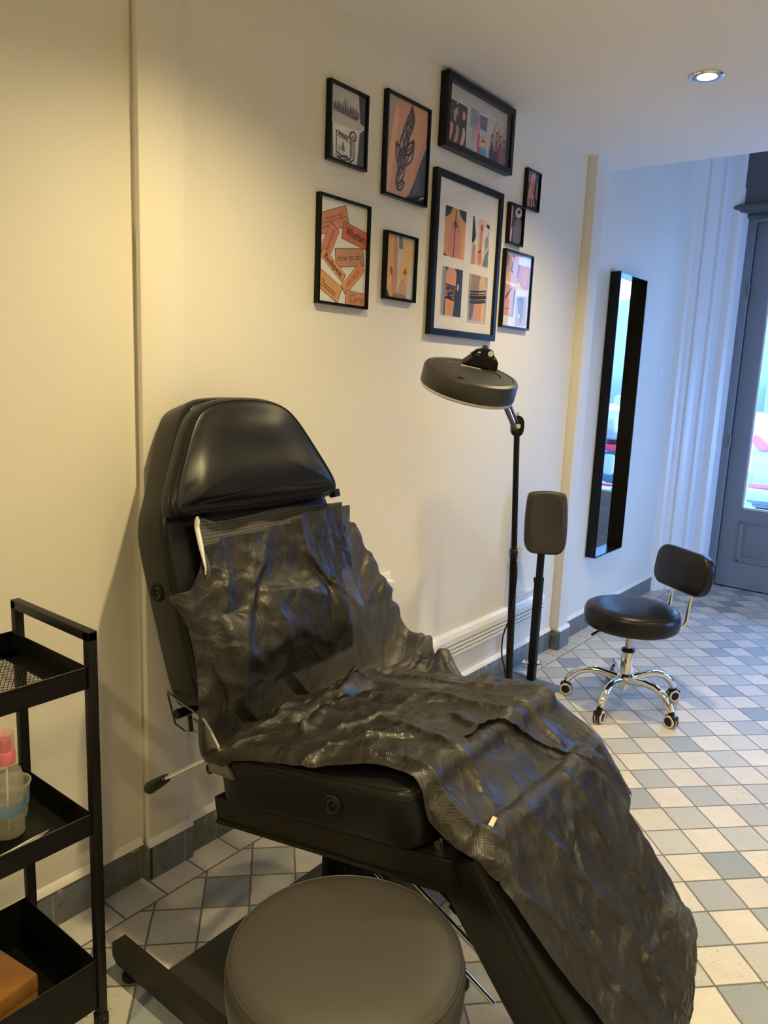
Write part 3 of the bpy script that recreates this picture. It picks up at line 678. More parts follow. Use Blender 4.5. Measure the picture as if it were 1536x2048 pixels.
def art_four(P):
    P.poly((.62, .585, .56), [(0, 0), (1, 0), (1, 1), (0, 1)])
    W_ = (0, 0, 1, 1)
    def win(x0, y0, x1, y1, c):
        P.win = W_; e = .006; P.poly((.74, .72, .70), [(x0 - e, y0 - e), (x1 + e, y0 - e), (x1 + e, y1 + e), (x0 - e, y1 + e)]); f = photo_in(P, x0, y0, x1, y1, c); P.win = (x0, y0, x1, y1); return f
    f = win(.13, .50, .46, .83, DK)
    P.poly((.50, .25, .10), [(.02, -.02), (.98, -.02), (1.05, .3), (1.05, .74), (.72, .86), (.62, 1.02), (.34, 1.02), (.26, .86), (-.05, .74), (-.05, .3)], 1, f); P.poly(SKR, [(.12, 0), (.82, 0), (.72, .62), (.5, .85), (.28, .62)], 2, f); P.poly((.58, .30, .10), [(.86, 0), (1.02, 0), (1.02, .6), (.90, .5)], 0, f)
    P.line(INK, [(.47, .0), (.50, .96)], .012, f); P.line((.10, .04, .03), [(.50 + .09 * math.cos(a), .67 + .05 * math.sin(a)) for a in [math.pi * 2 * k / 12 for k in range(13)]], .010, f); P.line((.16, .07, .05), [(.30, .55), (.42, .66), (.56, .66), (.72, .55)], .006, f)
    f = win(.57, .49, .87, .82, (.55, .52, .50))
    P.poly(DK, [(0, .45), (.12, .45), (.22, .6), (.06, 1.02), (0, 1.02)], 0, f); P.poly((.34, .22, .16), [(0, -.02), (.22, -.02), (.24, .4), (.06, .45)], 0, f)
    P.poly(SK3, [(.20, -.02), (.66, -.02), (.62, .25), (.56, .5), (.66, .88), (.56, 1.0), (.34, .96), (.36, .5), (.30, .25)], 1, f); P.poly(SKR, [(.38, .02), (.62, .02), (.56, .4), (.64, .86), (.46, .94), (.44, .4)], 2, f)
    for q in ((.50, .82), (.54, .78), (.46, .30), (.52, .32), (.42, .28)): P.poly((.20, .05, .06), [(q[0] - .05, q[1] - .03), (q[0] + .05, q[1] - .03), (q[0] + .05, q[1] + .03), (q[0] - .05, q[1] + .03)], 2, f)
    P.poly((.16, .17, .17), [(.66, 0), (1, 0), (1, .42), (.78, .26)], 0, f); P.poly((.28, .29, .29), [(.74, .45), (.98, .40), (.98, .60), (.80, .66)], 0, f); P.poly(DK, [(.78, .86), (.98, .82), (.98, .90), (.80, .93)], 1, f); P.line((.16, .16, .17), [(.76, .3), (.94, .75)], .01, f); P.line((.2, .2, .2), [(.70, .6), (.86, .38)], .01, f)
    f = win(.13, .10, .45, .43, (.05, .06, .07))
    P.poly((.22, .22, .25), [(0, 0), (.14, 0), (.16, 1), (0, 1)], 0, f); P.poly(SK1, [(.20, -.02), (.60, -.02), (.66, .5), (.70, 1.02), (.16, 1.02), (.18, .5)], 1, f); P.poly((.52, .24, .09), [(.20, -.02), (.60, -.02), (.62, .30), (.20, .34)], 0, f); P.poly(SKR, [(.40, .02), (.50, .02), (.50, .30), (.42, .30)], 1, f)
    P.poly((.26, .14, .11), [(.16, .37), (.64, .34), (.66, .62), (.14, .66)], 0, f)
    random.seed(8)
    for k in range(34):
        x, y = .16 + .44 * random.random(), .38 + .22 * random.random(); P.line(INK, [(x, y), (x + .07, y + .03 * random.choice((-1, 1))), (x + .10, y)], .007, f)
    P.line(INK, [(.16, .37), (.64, .34)], .010, f); P.line(INK, [(.14, .65), (.66, .62)], .010, f)
    P.poly((.45, .46, .40), [(.72, .55), (.80, .55), (.82, .68), (.74, .70)], 2, f)
    f = win(.575, .09, .88, .42, (.32, .33, .34))
    P.poly((.26, .17, .15), [(.02, .30), (.62, .32), (.56, 1.02), (.05, 1.02)], 0, f); P.poly((.54, .36, .22), [(.52, .4), (.92, .4), (.90, 1.02), (.52, 1.02)], 1, f); P.poly(SK1, [(.20, -.02), (.84, -.02), (.88, .52), (.24, .54)], 1, f); P.poly((.60, .38, .18), [(.66, 0), (.90, 0), (.90, .46), (.76, .46)], 1, f); P.poly((.12, .12, .13), [(0, 0), (.2, 0), (.34, .5), (.06, .48)], 1, f)
    for y, w_ in ((.66, .014), (.60, .010), (.53, .030), (.46, .010), (.42, .016)): P.line(INK, [(.02, y - .03), (.4, y - .02), (.92, y + .03)], w_, f)
    for k in range(10): P.line(INK, [(.1 + k * .08, .42), (.13 + k * .08, .62)], .006, f)
    P.win = W_
def art_cards(P):
    P.poly((.66, .63, .58), [(0, 0), (1, 0), (1, 1), (0, 1)])
    def card(cx, cy, w_, h_, ang, c):
        f = sub(cx - w_ / 2, cy - h_ / 2, cx + w_ / 2, cy + h_ / 2, ang, P.asp)
        P.poly((.07, .035, .02), [(-.02, -.03), (1.02, -.03), (1.02, 1.03), (-.02, 1.03)], 0, f); P.poly(c, [(0, 0), (1, 0), (1, 1), (0, 1)], 0, f); return f
    O1, O2, O3, O4, O5 = (.52, .21, .10), (.50, .13, .055), (.56, .24, .08), (.43, .21, .10), (.54, .27, .09)
    f = card(.28, .80, .60, .19, 20, O1)
    for k, (q, a_, e_) in enumerate(((.66, .25, .86), (.48, .12, .92), (.28, .08, .50))):
        P.line((.20, .07, .03), [(a_ + (e_ - a_) * t / 18, q + .045 * (1 if t % 2 else -1)) for t in range(19)], .010, f)
    f = card(.16, .585, .30, .22, -30 + 90 - 90 + 60 - 60, O1) if False else card(.22, .60, .42, .15, 62, (.52, .18, .11))
    P.line((.22, .07, .04), [(.12 + .76 * t / 16, .45 + .12 * (1 if t % 2 else -1) + .02 * math.sin(t)) for t in range(17)], .010, f)
    card(.74, .70, .52, .165, -9, O2); P.text((.05, .015, .015), 'Wherl\u00fcm', .745, .70, .165, -9, 0, .62); P.text((.05, .015, .015), 'Wherl\u00fcm', .751, .70, .165, -9, 0, .62)
    card(.64, .475, .58, .175, 8, O4); P.text((.06, .025, .015), 'how to do', .64, .475, .125, 10, .45, .92)
    f = card(.30, .37, .54, .095, -33, O3); P.text((.05, .02, .015), 'Budapest', .30, .37, .12, -33, 0, .95); P.text((.05, .02, .015), 'Budapest', .307, .37, .12, -33, 0, .95)
    card(.72, .275, .52, .115, 43, O3); P.text((.05, .02, .015), 'NIE CSILLA!', .72, .275, .085, 43, .15, .82)
    f = card(.22, .165, .50, .165, -24, O5); P.text((.16, .06, .02), 'la', .12, .215, .10, -24, .3); P.line((.16, .06, .02), [(.18, .55), (.35, .40), (.55, .42), (.82, .40)], .014, f)
    P.line((.16, .06, .02), [(.10 + .76 * t / 16, .25 + .09 * (1 if t % 2 else -1)) for t in range(17)], .011, f)
    card(.80, .055, .44, .17, -2, O1); P.text((.20, .06, .03), 'Cyra', .80, .07, .17, -2, .3, .9)
def art_two_arms(P):
    P.poly((.48, .47, .45), [(0, 0), (1, 0), (1, 1), (0, 1)])
    P.poly((.14, .15, .17), [(.45, .8), (.6, .8), (.55, 1), (.45, 1)]); P.poly((.55, .36, .07), [(-.02, -.02), (.40, -.02), (.34, .25), (.30, .55), (-.02, .60)], 1); P.poly((.10, .08, .08), [(0, 0), (.22, 0), (.12, .12), (0, .15)])
    P.poly((.56, .33, .13), [(.02, .40), (.20, .10), (.40, .02), (.44, .18), (.42, .55), (.42, 1.02), (-.02, 1.02)], 1); P.poly((.50, .20, .10), [(.22, .10), (.42, .04), (.44, .3), (.40, 1.0), (.26, 1.0), (.30, .5)], 1)
    P.poly((.60, .40, .17), [(.48, .30), (.56, .75), (.66, 1.0), (.98, .92), (.98, .75), (.84, .42), (.74, .10), (.52, .06)], 1); P.poly((.46, .26, .18), [(.46, .02), (.76, .02), (.74, .26), (.60, .34), (.50, .25)], 1)
    P.poly((.30, .14, .11), [(.25, 0), (.80, 0), (.72, .08), (.32, .09)], 1); P.poly((.62, .42, .14), [(0, .28), (.22, .20), (.24, .24), (0, .34)])
    for x, y in ((.22, .47), (.25, .42), (.20, .43), (.24, .38), (.68, .46), (.72, .44), (.66, .42), (.71, .49)): P.disc((.26, .05, .04), x, y, .030)
    P.line((.20, .08, .06), [(.24, .40), (.28, .28)], .012); P.line((.20, .08, .06), [(.70, .40), (.66, .30)], .012)
def art_hand(P):
    P.poly((.10, .085, .09), [(0, 0), (1, 0), (1, 1), (0, 1)]); P.poly((.30, .26, .25), [(0, .8), (.3, .7), (.2, 1), (0, 1)]); P.poly((.24, .25, .28), [(.8, .35), (1, .3), (1, .8), (.86, .8)])
    P.poly(SK1, [(.22, .35), (.30, .60), (.46, 1.02), (.76, 1.02), (.70, .6), (.62, .35), (.56, .28)], 1); P.poly((.46, .16, .08), [(.44, .3), (.62, .36), (.72, .8), (.60, .9), (.5, .5)], 2)
    for x0, x1, d in ((.24, .10, .02), (.34, .26, .0), (.46, .50, .05), (.56, .70, .10)): P.line(SK1, [(x0 + .04, .40), ((x0 + x1) / 2 + .05, .22), (x1 + .06, d + .02)], .095)
    P.line((.14, .08, .07), [(.42, .62), (.54, .66), (.60, .60)], .03)
def art_dark(P):
    P.poly((.05, .055, .065), [(0, 0), (1, 0), (1, 1), (0, 1)]); P.poly(SKR, [(0, 0), (.20, 0), (.22, .35), (.34, .98), (0, 1)], 1); P.poly((.42, .40, .38), [(.18, 0), (.26, 0), (.34, .45), (.24, .40)], 1); P.poly((.12, .12, .14), [(.34, 0), (1, 0), (1, .7), (.5, .72)], 1)
    P.poly((.52, .40, .34), [(.52, .70), (.92, .74), (.98, .96), (.62, 1.0), (.46, .85)], 2); P.poly(INK, [(.62, .80), (.86, .86), (.82, .94), (.62, .90)], 2); P.line((.20, .09, .08), [(.5, .78), (.66, .70)], .04)
def art_collage(P):
    P.poly((.60, .60, .58), [(0, 0), (1, 0), (1, 1), (0, 1)])
    f = photo_in(P, .04, .60, .52, .97, (.50, .26, .19), -4); P.poly((.16, .15, .16), [(0, .55), (.2, .5), (.3, .9), (0, 1)], 0, f); P.poly(SK3, [(.15, 0), (.6, 0), (.5, .5), (.3, .4)], 1, f); P.line(INK, [(.5, .75), (.55, .60), (.48, .45), (.60, .38)], .05, f); P.disc((.4, .06, .05), .34, .93, .05)
    f = photo_in(P, .50, .545, .98, .86, SKR, 0); P.poly((.12, .12, .13), [(0, .4), (.12, .5), (.2, 1), (0, 1)], 0, f); P.poly((.60, .46, .06), [(0, 0), (.4, 0), (.25, .2), (0, .22)], 0, f); P.poly(SK1, [(.4, .1), (.9, .2), (.95, .9), (.5, .9)], 2, f); P.poly((.34, .24, .22), [(.8, .2), (1, .1), (1, .4), (.85, .35)], 1, f)
    f = photo_in(P, .05, .14, .46, .56, SK1, -5); P.poly((.10, .11, .10), [(.9, .1), (1, 0), (1, .9), (.86, .9)], 0, f); P.line(INK, [(.15, .55), (.4, .75), (.62, .92)], .035, f); P.line(INK, [(.2, .62), (.5, .85)], .012, f); P.line((.2, .06, .05), [(.2, .2), (.6, .25)], .015, f)
    f = photo_in(P, .53, .03, .93, .44, (.36, .33, .33), 4); P.poly((.16, .15, .17), [(.12, .98), (.8, .98), (.66, .5), (.8, .1), (.3, .1), (.2, .5)], 1, f); P.poly(SKR, [(.05, 0), (.5, 0), (.3, .35), (.1, .4)], 1, f); P.disc((.5, .48, .5), .66, .16, .05); P.line((.5, .48, .5), [(.62, .25), (.72, .1)], .03, f)
    for k in range(4): P.line(INK, [(.56 + .05 * k, .40), (.60 + .06 * k, .40)], .02)

def picture(label, y0, y1, z0, z1, border, depth, fmat, art, lip=.004):
    g = thing('picture_frame', label, 'picture frame', (0, (y0 + y1) / 2, z0), 'framed pictures on the cream wall')
    b = MB(); x0 = .0015; bw = border
    prof = [(0, x0), (0, x0 + depth - .0015), (.0015, x0 + depth), (bw - .0015, x0 + depth), (bw, x0 + depth - .0015), (bw, x0)]   # inset, height
    C = [(y0, z0, 1, 1), (y1, z0, -1, 1), (y1, z1, -1, -1), (y0, z1, 1, -1)]
    rings = [[b.v((x, y + sy * i, z + sz * i)) for i, x in prof] for y, z, sy, sz in C]
    for k in range(4):
        A, B = rings[k], rings[(k + 1) % 4]
        for i in range(len(prof)):
            j = (i + 1) % len(prof); b.f([A[i], A[j], B[j], B[i]])
    obj('frame', b, fmat, g, smooth=25)
    i0 = border - .002
    b = MB(); b.box((x0, y0 + i0, z0 + i0), (x0 + .004, y1 - i0, z1 - i0)); obj('backing_board', b, simple('grey_board', (.3, .29, .28), .8), g)
    rec = x0 + max(.005, depth - .012) if depth < .03 else x0 + .008
    P = Print(y0 + i0, y1 - i0, z0 + i0, z1 - i0, rec); art(P); obj('photo_print', P.mb, P.mats, g, smooth=0)
    b = MB(); xg = x0 + depth - lip; b.box((xg - .0015, y0 + i0, z0 + i0), (xg, y1 - i0, z1 - i0)); obj('glass_pane', b, M_PICGLASS, g, smooth=0)
picture('small black frame with a grey tattoo sketch of spires, top left of the group', 1.797, 1.977, 2.040, 2.263, .0085, .019, M_BLACKFR, art_sketch)
picture('black frame with a large photo of a leafy tattoo on a forearm', 2.069, 2.314, 1.994, 2.314, .0085, .019, M_BLACKFR, art_forearm)
picture('deep landscape black box frame holding three pegged group photos, highest on the wall', 2.384, 2.867, 2.2175, 2.4630, .022, .034, M_BLACKWOOD, art_group)
picture('largest black frame with a pale mount and four tattoo photos', 2.362, 2.838, 1.5635, 2.142, .024, .022, M_BLACKWOOD, art_four)
picture('black frame filled with overlapping orange lettered cards', 1.764, 2.006, 1.619, 1.941, .0085, .019, M_BLACKFR, art_cards)
picture('small black frame with two outstretched forearms in yellow light', 2.0915, 2.2715, 1.6645, 1.8855, .0085, .019, M_BLACKFR, art_two_arms)
picture('smallest upper black frame with a tattooed hand hanging down, farthest right', 3.030, 3.153, 2.127, 2.287, .0075, .018, M_BLACKFR, art_hand)
picture('smallest lower black frame with a mostly dark photo, above the collage of four', 2.903, 3.030, 1.965, 2.1265, .0075, .018, M_BLACKFR, art_dark)
picture('black frame with a white collage of four skewed tattoo photos, lowest on the right', 2.891, 3.136, 1.626, 1.943, .0085, .019, M_BLACKFR, art_collage)

# ---------------------------------------------------------------- tall wall mirror
def mirror():
    y0, y1, z0, z1, d, t = 4.04, 4.445, .437, 1.992, .058, .0075
    g = thing('wall_mirror', 'tall narrow mirror in a deep black box frame on the white wall', 'mirror', (0, (y0 + y1) / 2, z0))
    b = MB(); x0 = .001
    prof = [(0, x0), (0, d), (t, d), (t, x0)]
    C = [(y0, z0, 1, 1), (y1, z0, -1, 1), (y1, z1, -1, -1), (y0, z1, 1, -1)]
    rings = [[b.v((x, y + sy * i, z + sz * i)) for i, x in prof] for y, z, sy, sz in C]
    for k in range(4):
        A, B = rings[k], rings[(k + 1) % 4]
        for i in range(4): j = (i + 1) % 4; b.f([A[i], A[j], B[j], B[i]])
    obj('frame', b, M_BLACKFR, g, smooth=0)
    b = MB(); b.box((x0, y0 + t - .001, z0 + t - .001), (.012, y1 - t + .001, z1 - t + .001)); obj('mirror_glass', b, M_MIRROR, g, smooth=0)
mirror()

# round blank cover and socket, slotted trunking along the wall
b = MB(); b.lathe([(0, .004), (.034, .004), (.038, .002), (.038, -.002)], 0, 40, (0, 4.99, 1.504), (1, 0, 0))
tag(obj('cover_plate', b, M_MOULD, None, origin=(0, 4.99, 1.504)), 'round white blanking plate on the wall right of the tall mirror', 'cover plate')
g = thing('wall_socket', 'white double wall socket half hidden behind the draped backrest', 'socket', (0, 2.16, .60))
b = MB(); b.box((.001, 2.10, .605), (.010, 2.205, .69), bev=.003); obj('plate', b, M_WHITEPL, g)
for y in (2.130, 2.176):
    b = MB(); b.lathe([(0, .008), (.016, .008), (.019, .011), (.019, .0)], 0, 28, (.004, y, .648), (1, 0, 0)); obj('outlet', b, M_WHITEPL, g)
b = MB(); b.box((.010, 2.165, .62), (.045, 2.195, .665), bev=.006); obj('plug', b, M_WHITEPL, g)
g = thing('cable_trunking', 'long cream slotted trunking running low along the wall', 'trunking', (0, 2.6, .22))
b = MB()
pf = [(0, .345), (.012, .345), (.022, .335), (.030, .318), (.030, .292), (.024, .290), (.024, .286), (.030, .284), (.030, .273), (.024, .271), (.024, .267), (.030, .265), (.030, .254), (.024, .252), (.024, .248), (.030, .246), (.030, .236), (.010, .228), (0, .228)]
b.prism(pf, (.0012, 0, 0), (1, 0, 0), (0, 0, 1), (0, 1, 0), 1.75, 3.50); obj('channel', b, M_CREAMPL, g, smooth=0)
b = MB()
for z in (.288, .269, .250): b.box((.0245, 1.76, z - .0030), (.0262, 3.49, z + .0030))
obj('slot_line', b, simple('dark_slot', (.06, .055, .05), .6), g)
b = MB(); b.box((.001, 3.20, .37), (.014, 3.50, .385), bev=.003); obj('side_channel', b, M_CREAMPL, g)

# ---------------------------------------------------------------- treatment chair
YL, YR = 1.05, 1.62; YC = (YL + YR) / 2
th = R(18.5); BO = Vector((.228, 0, .653)); BU = Vector((-math.sin(th), 0, math.cos(th))); BN = Vector((math.cos(th), 0, math.sin(th)))
th = R(11.5); SO = Vector((.385, 0, .552)); SU = Vector((math.cos(th), 0, math.sin(th))); SN = Vector((-math.sin(th), 0, math.cos(th)))
th = R(49); LO = Vector((1.06, 0, .60)); LU = Vector((math.cos(th), 0, -math.sin(th))); LN = Vector((math.sin(th), 0, math.cos(th)))
YV = Vector((0, 1, 0)); BT, ST, LT = .115, .115, .115
SLEN, LLEN = .575, .50
def mirr(h): return h + [(2 * YC - y, u) for y, u in reversed(h)]
def on(O, U, N, y, u, n): return O + YV * y + U * u + N * n
def treatment_chair():
    t = thing('treatment_chair', 'black reclining treatment chair with its head against the cream wall', 'chair', (.65, YC, 0))
    def piping(out, O, U, N, n, r, par, name='piping'):
        b = MB(); b.tube([on(O, U, N, y, u, n) for y, u in out], r, seg=8, closed=True); obj(name, b, M_STITCH, par)
    def rosette(c, ax, par):
        b = MB(); b.lathe([(0, .003), (.006, .003), (.007, -.006), (.009, -.006), (.010, .004), (.016, .006), (.018, .003), (.020, .006), (.023, .004), (.024, -.002)], 0, 28, c, ax); obj('button', b, M_BLACKPL, par)
    # backrest
    half = [(YL + .03, -.055), (YL + .005, -.03), (YL, .12), (YL - .004, .33), (YL + .004, .40), (YL + .045, .475), (YL + .082, .56), (YL + .118, .635), (YL + .150, .675), (YL + .20, .690)]
    out = dense(chaikin(mirr(half), 2), .03)
    b = MB(); b.cushion(out, BO, YV, BU, BN, 0, BT, .022, dome=.010, r2=.012)
    back = obj('backrest', b, M_LEATHER, t)
    def inset(o, d):
        cy, cu_ = YC, .34; return [(cy + (y - cy) * (1 - d / .28), cu_ + (u - cu_) * (1 - d / .34)) for y, u in o]
    piping(inset(out, .010), BO, BU, BN, BT - .006, .0042, back); piping(inset(out, .002), BO, BU, BN, BT - .022, .0022, back, 'seam')
    rosette(on(BO, BU, BN, YL - .001, .232, .045), (0, -1, 0), back)
    # head cushion: wedge, thicker at the bottom
    half = [(YL + .03, .384), (YL - .002, .402), (YL + .010, .448), (YL + .060, .540), (YL + .098, .608), (YL + .135, .650), (YL + .19, .670), (YC - .03, .676)]
    ho = dense(chaikin(mirr(half), 2), .025)
    b = MB(); b.cushion(ho, BO, YV, BU, BN, BT - .004, BT + .052, .026, dome=.018, r2=.012, wob=lambda y, u: .017 * math.exp(-((u - .445) / .075) ** 2))
    hd = obj('headrest', b, M_LEATHER, t)
    cen = lambda d: [(YC + (y - YC) * (1 - d / .27), .51 + (u - .51) * (1 - d / .15)) for y, u in ho]
    piping(cen(.012), BO, BU, BN, BT + .047, .0036, hd); piping(cen(.003), BO, BU, BN, BT + .030, .0025, hd, 'seam')
    b = MB(); b.tube([on(BO, BU, BN, YL + .05, .412, BT + .071), on(BO, BU, BN, YC - .05, .428, BT + .077), on(BO, BU, BN, YC + .05, .428, BT + .077), on(BO, BU, BN, YR - .05, .416, BT + .071)], .0016, seg=6); obj('seam', b, M_STITCH, hd)
    b = MB(); b.obox(on(BO, BU, BN, YR + .004, .405, BT - .01), BN, YV, BU, (.035, .004, .012), bev=.002); b.obox(on(BO, BU, BN, YR - .004, .395, BT + .03), BN, YV, BU, (.012, .012, .011), bev=.003); obj('strap', b, M_BLACKPL, hd)
    # seat
    so = dense(chaikin(rrect(YL, 0, YR, SLEN, .05), 1), .03)
    b = MB(); b.cushion(so, SO, YV, SU, SN, -ST, 0, .020, dome=.012, r2=.010)
    seat = obj('seat', b, M_LEATHER, t)
    sin = lambda d: [(YC + (y - YC) * (1 - d / .285), .2875 + (u - .2875) * (1 - d / .2875)) for y, u in so]
    piping(sin(.009), SO, SU, SN, -.005, .0042, seat); piping(sin(.001), SO, SU, SN, -.020, .0022, seat, 'seam')
    rosette(on(SO, SU, SN, YL - .001, .375, -.058), (0, -1, 0), seat)
    b = MB()                                           # steel tray under the seat
    f0, f1, zt, zb = -.02, .635, -ST - .002, -ST - .062
    for y in (YL + .012, YR - .012):
        s_ = 1 if y < YC else -1
        b.obox(on(SO, SU, SN, y, (f0 + f1) / 2, (zt + zb) / 2), SU, YV, SN, ((f1 - f0) / 2, .002, .030))
        b.obox(on(SO, SU, SN, y + .015 * s_, (f0 + f1) / 2, zb + .002), SU, YV, SN, ((f1 - f0) / 2, .016, .002))
        b.obox(on(SO, SU, SN, y - .004 * s_, (f0 + f1) / 2, zb + .004), SU, YV, SN, ((f1 - f0) / 2, .003, .004))
    for u in (f0, f1): b.obox(on(SO, SU, SN, YC, u, (zt + zb) / 2), SU, YV, SN, (.002, (YR - YL) / 2 - .012, .030))
    b.obox(on(SO, SU, SN, YC, .42, zt - .004), SU, YV, SN, (.21, (YR - YL) / 2 - .02, .003))
    b.obox(on(SO, SU, SN, YC, .22, zt - .03), SU, YV, SN, (.13, .10, .028))
    obj('seat_frame', b, M_GREYMETAL, t)
    # leg rest
    lo = dense(chaikin([(YL + .025, 0), (YL + .025, .06), (YL + .024, LLEN - .10), (YL + .06, LLEN - .02), (YL + .13, LLEN + .008), (YC, LLEN + .012), (YR - .19, LLEN + .008), (YR - .12, LLEN - .02), (YR - .085, LLEN - .10), (YR - .03, .25), (YR - .02, 0)], 2), .03)
    b = MB(); b.cushion(lo, LO, YV, LU, LN, -LT, 0, .024, dome=.012, r2=.014)
    leg = obj('leg_rest', b, M_LEATHER, t)
    lin = lambda d: [(YC - .02 + (y - YC + .02) * (1 - d / .25), .25 + (u - .25) * (1 - d / .25)) for y, u in lo]
    piping(lin(.010), LO, LU, LN, -.006, .0042, leg); piping(lin(.001), LO, LU, LN, -.024, .0022, leg, 'seam')
    b = MB(); b.bar(on(SO, SU, SN, YL + .05, .60, -.095), on(LO, LU, LN, YL + .05, .03, -.10), .02, .006); b.bar(on(SO, SU, SN, YR - .06, .60, -.095), on(LO, LU, LN, YR - .06, .03, -.10), .02, .006)
    b.tube([on(LO, LU, LN, YL + .04, -.020, -.080), on(LO, LU, LN, YR - .06, -.020, -.080)], .009)
    obj('leg_hinge', b, M_STEEL, t)
    # steel hinge plates joining back and seat
    for y, sg in ((YL - .004, -1),):
        b = MB()
        P = [Vector((x, y, z)) for x, z in ((.232, .650), (.262, .578), (.300, .572), (.395, .602), (.362, .628))]
        for i in range(len(P)): b.bar(P[i], P[(i + 1) % len(P)], .003, .005, 0, (0, 1, 0))
        b.prism([(.262, .640), (.290, .632), (.300, .588), (.275, .580)], (0, y, 0), (1, 0, 0), (0, 0, 1), (0, 1, 0), 0, .002) if False else None
        b.prism([(.330, .615), (.395, .602), (.475, .517), (.388, .507), (.372, .560)], (0, y, 0), (1, 0, 0), (0, 0, 1), (0, 1, 0), -.001, .003)
        b.bar((.395, y - .002 , .602), (.475, y - .002, .517), .003, .004, 0, (0, 1, 0)); b.bar((.475, y - .002, .517), (.388, y - .002, .507), .003, .004, 0, (0, 1, 0))
        b.bar((.316, y, .618), (.322, y, .580), .003, .012, 0, (0, 1, 0))
        obj('hinge_plate', b, simple('hinge_steel', (.34, .33, .31), .32, 1.0), t)
    b = MB(); b.tube([(.235, YL + .02, .585), (.235, YR - .02, .585)], .012); b.tube([(.375, YL + .005, .50), (.375, YR - .005, .50)], .012); b.bar((.235, YC - .1, .585), (.375, YC - .1, .50), .03, .012); b.bar((.235, YC + .1, .585), (.375, YC + .1, .50), .03, .012); obj('hinge_tube', b, M_BLACKMETAL, t)
    # lever
    b = MB(); b.tube([(.395, 1.08, .535), (.362, 1.055, .520), (.320, 1.01, .490), (.297, .985, .474)], .0042, seg=10); lv = obj('lever', b, M_CHROME, t)
    b = MB(); p, q = Vector((.303, .992, .478)), Vector((.222, .998, .416)); b.lathe([(0, 0), (.0085, .0), (.0105, .006), (.0135, .06), (.0150, .092), (.0135, .100), (0, .101)], 0, 22, p, q - p); obj('grip', b, M_BLACKPL, lv)
    # column, rods and base
    b = MB(); cx, cy = .640, YC
    b.cyl((cx, cy, .058), (cx, cy, .30), .052, seg=32); obj('pump_body', b, M_BLACKMETAL, t)
    b = MB(); b.cyl((cx, cy, .29), (cx, cy, .475), .036, seg=32); obj('piston', b, M_CHROME, t)
    b = MB(); b.box((cx - .13, cy - .11, .055), (cx + .13, cy + .11, .085), bev=.004); b.box((cx - .105, cy - .06, .08), (cx - .085, cy + .06, .40), bev=.003); b.box((cx + .085, cy - .06, .08), (cx + .105, cy + .06, .36), bev=.003); obj('column_bracket', b, M_GREYMETAL, t)
    for dy, dz, r, m in ((-.015, .0, .0065, M_STEEL), (.02, .012, .0075, M_BLACKPL), (-.055, -.03, .005, M_CHROME)):
        b = MB(); b.tube([(cx + .06, cy + dy, .295 + dz), (1.055, cy + dy - .05, .150 + dz + .045)], r); b.cyl((cx + .24, cy + dy - .02, .232 + dz), (cx + .26, cy + dy - .024, .225 + dz), r + .003); obj('gas_spring', b, m, t)
    for y0, y1 in ((.882, .917), (1.755, 1.79)):
        b = MB(); b.prism([(.236, .079), (.236, .045), (.252, .030), (.74, .030), (.756, .045), (.756, .079)], (0, y0, 0), (1, 0, 0), (0, 0, 1), (0, 1, 0), 0, y1 - y0); bar_ = obj('base_bar', b, M_GREYMETAL, t, smooth=0)
        for x in (.285, .715):
            b = MB(); b.lathe([(0, 0), (.018, 0), (.021, .004), (.021, .013), (.012, .017), (.006, .018), (.006, .034), (0, .034)], 0, 22, (x, (y0 + y1) / 2, 0)); obj('foot', b, M_RUBBER, bar_)
    b = MB(); b.box((.385, .917, .052), (.735, 1.755, .060), bev=.001); obj('base_plate', b, simple('scuffed_black_plate', (.016, .015, .014), .4, noise=.6, nscale=14), t)
    b = MB(); b.box((.735, 1.30, .045), (.90, 1.39, .057), bev=.002); fb = obj('front_bar', b, M_STEEL, t)
    b = MB(); b.lathe([(0, 0), (.02, 0), (.022, .004), (.022, .03), (.01, .045), (0, .045)], 0, 22, (.885, 1.385, 0)); obj('foot', b, M_RUBBER, fb)
treatment_chair()

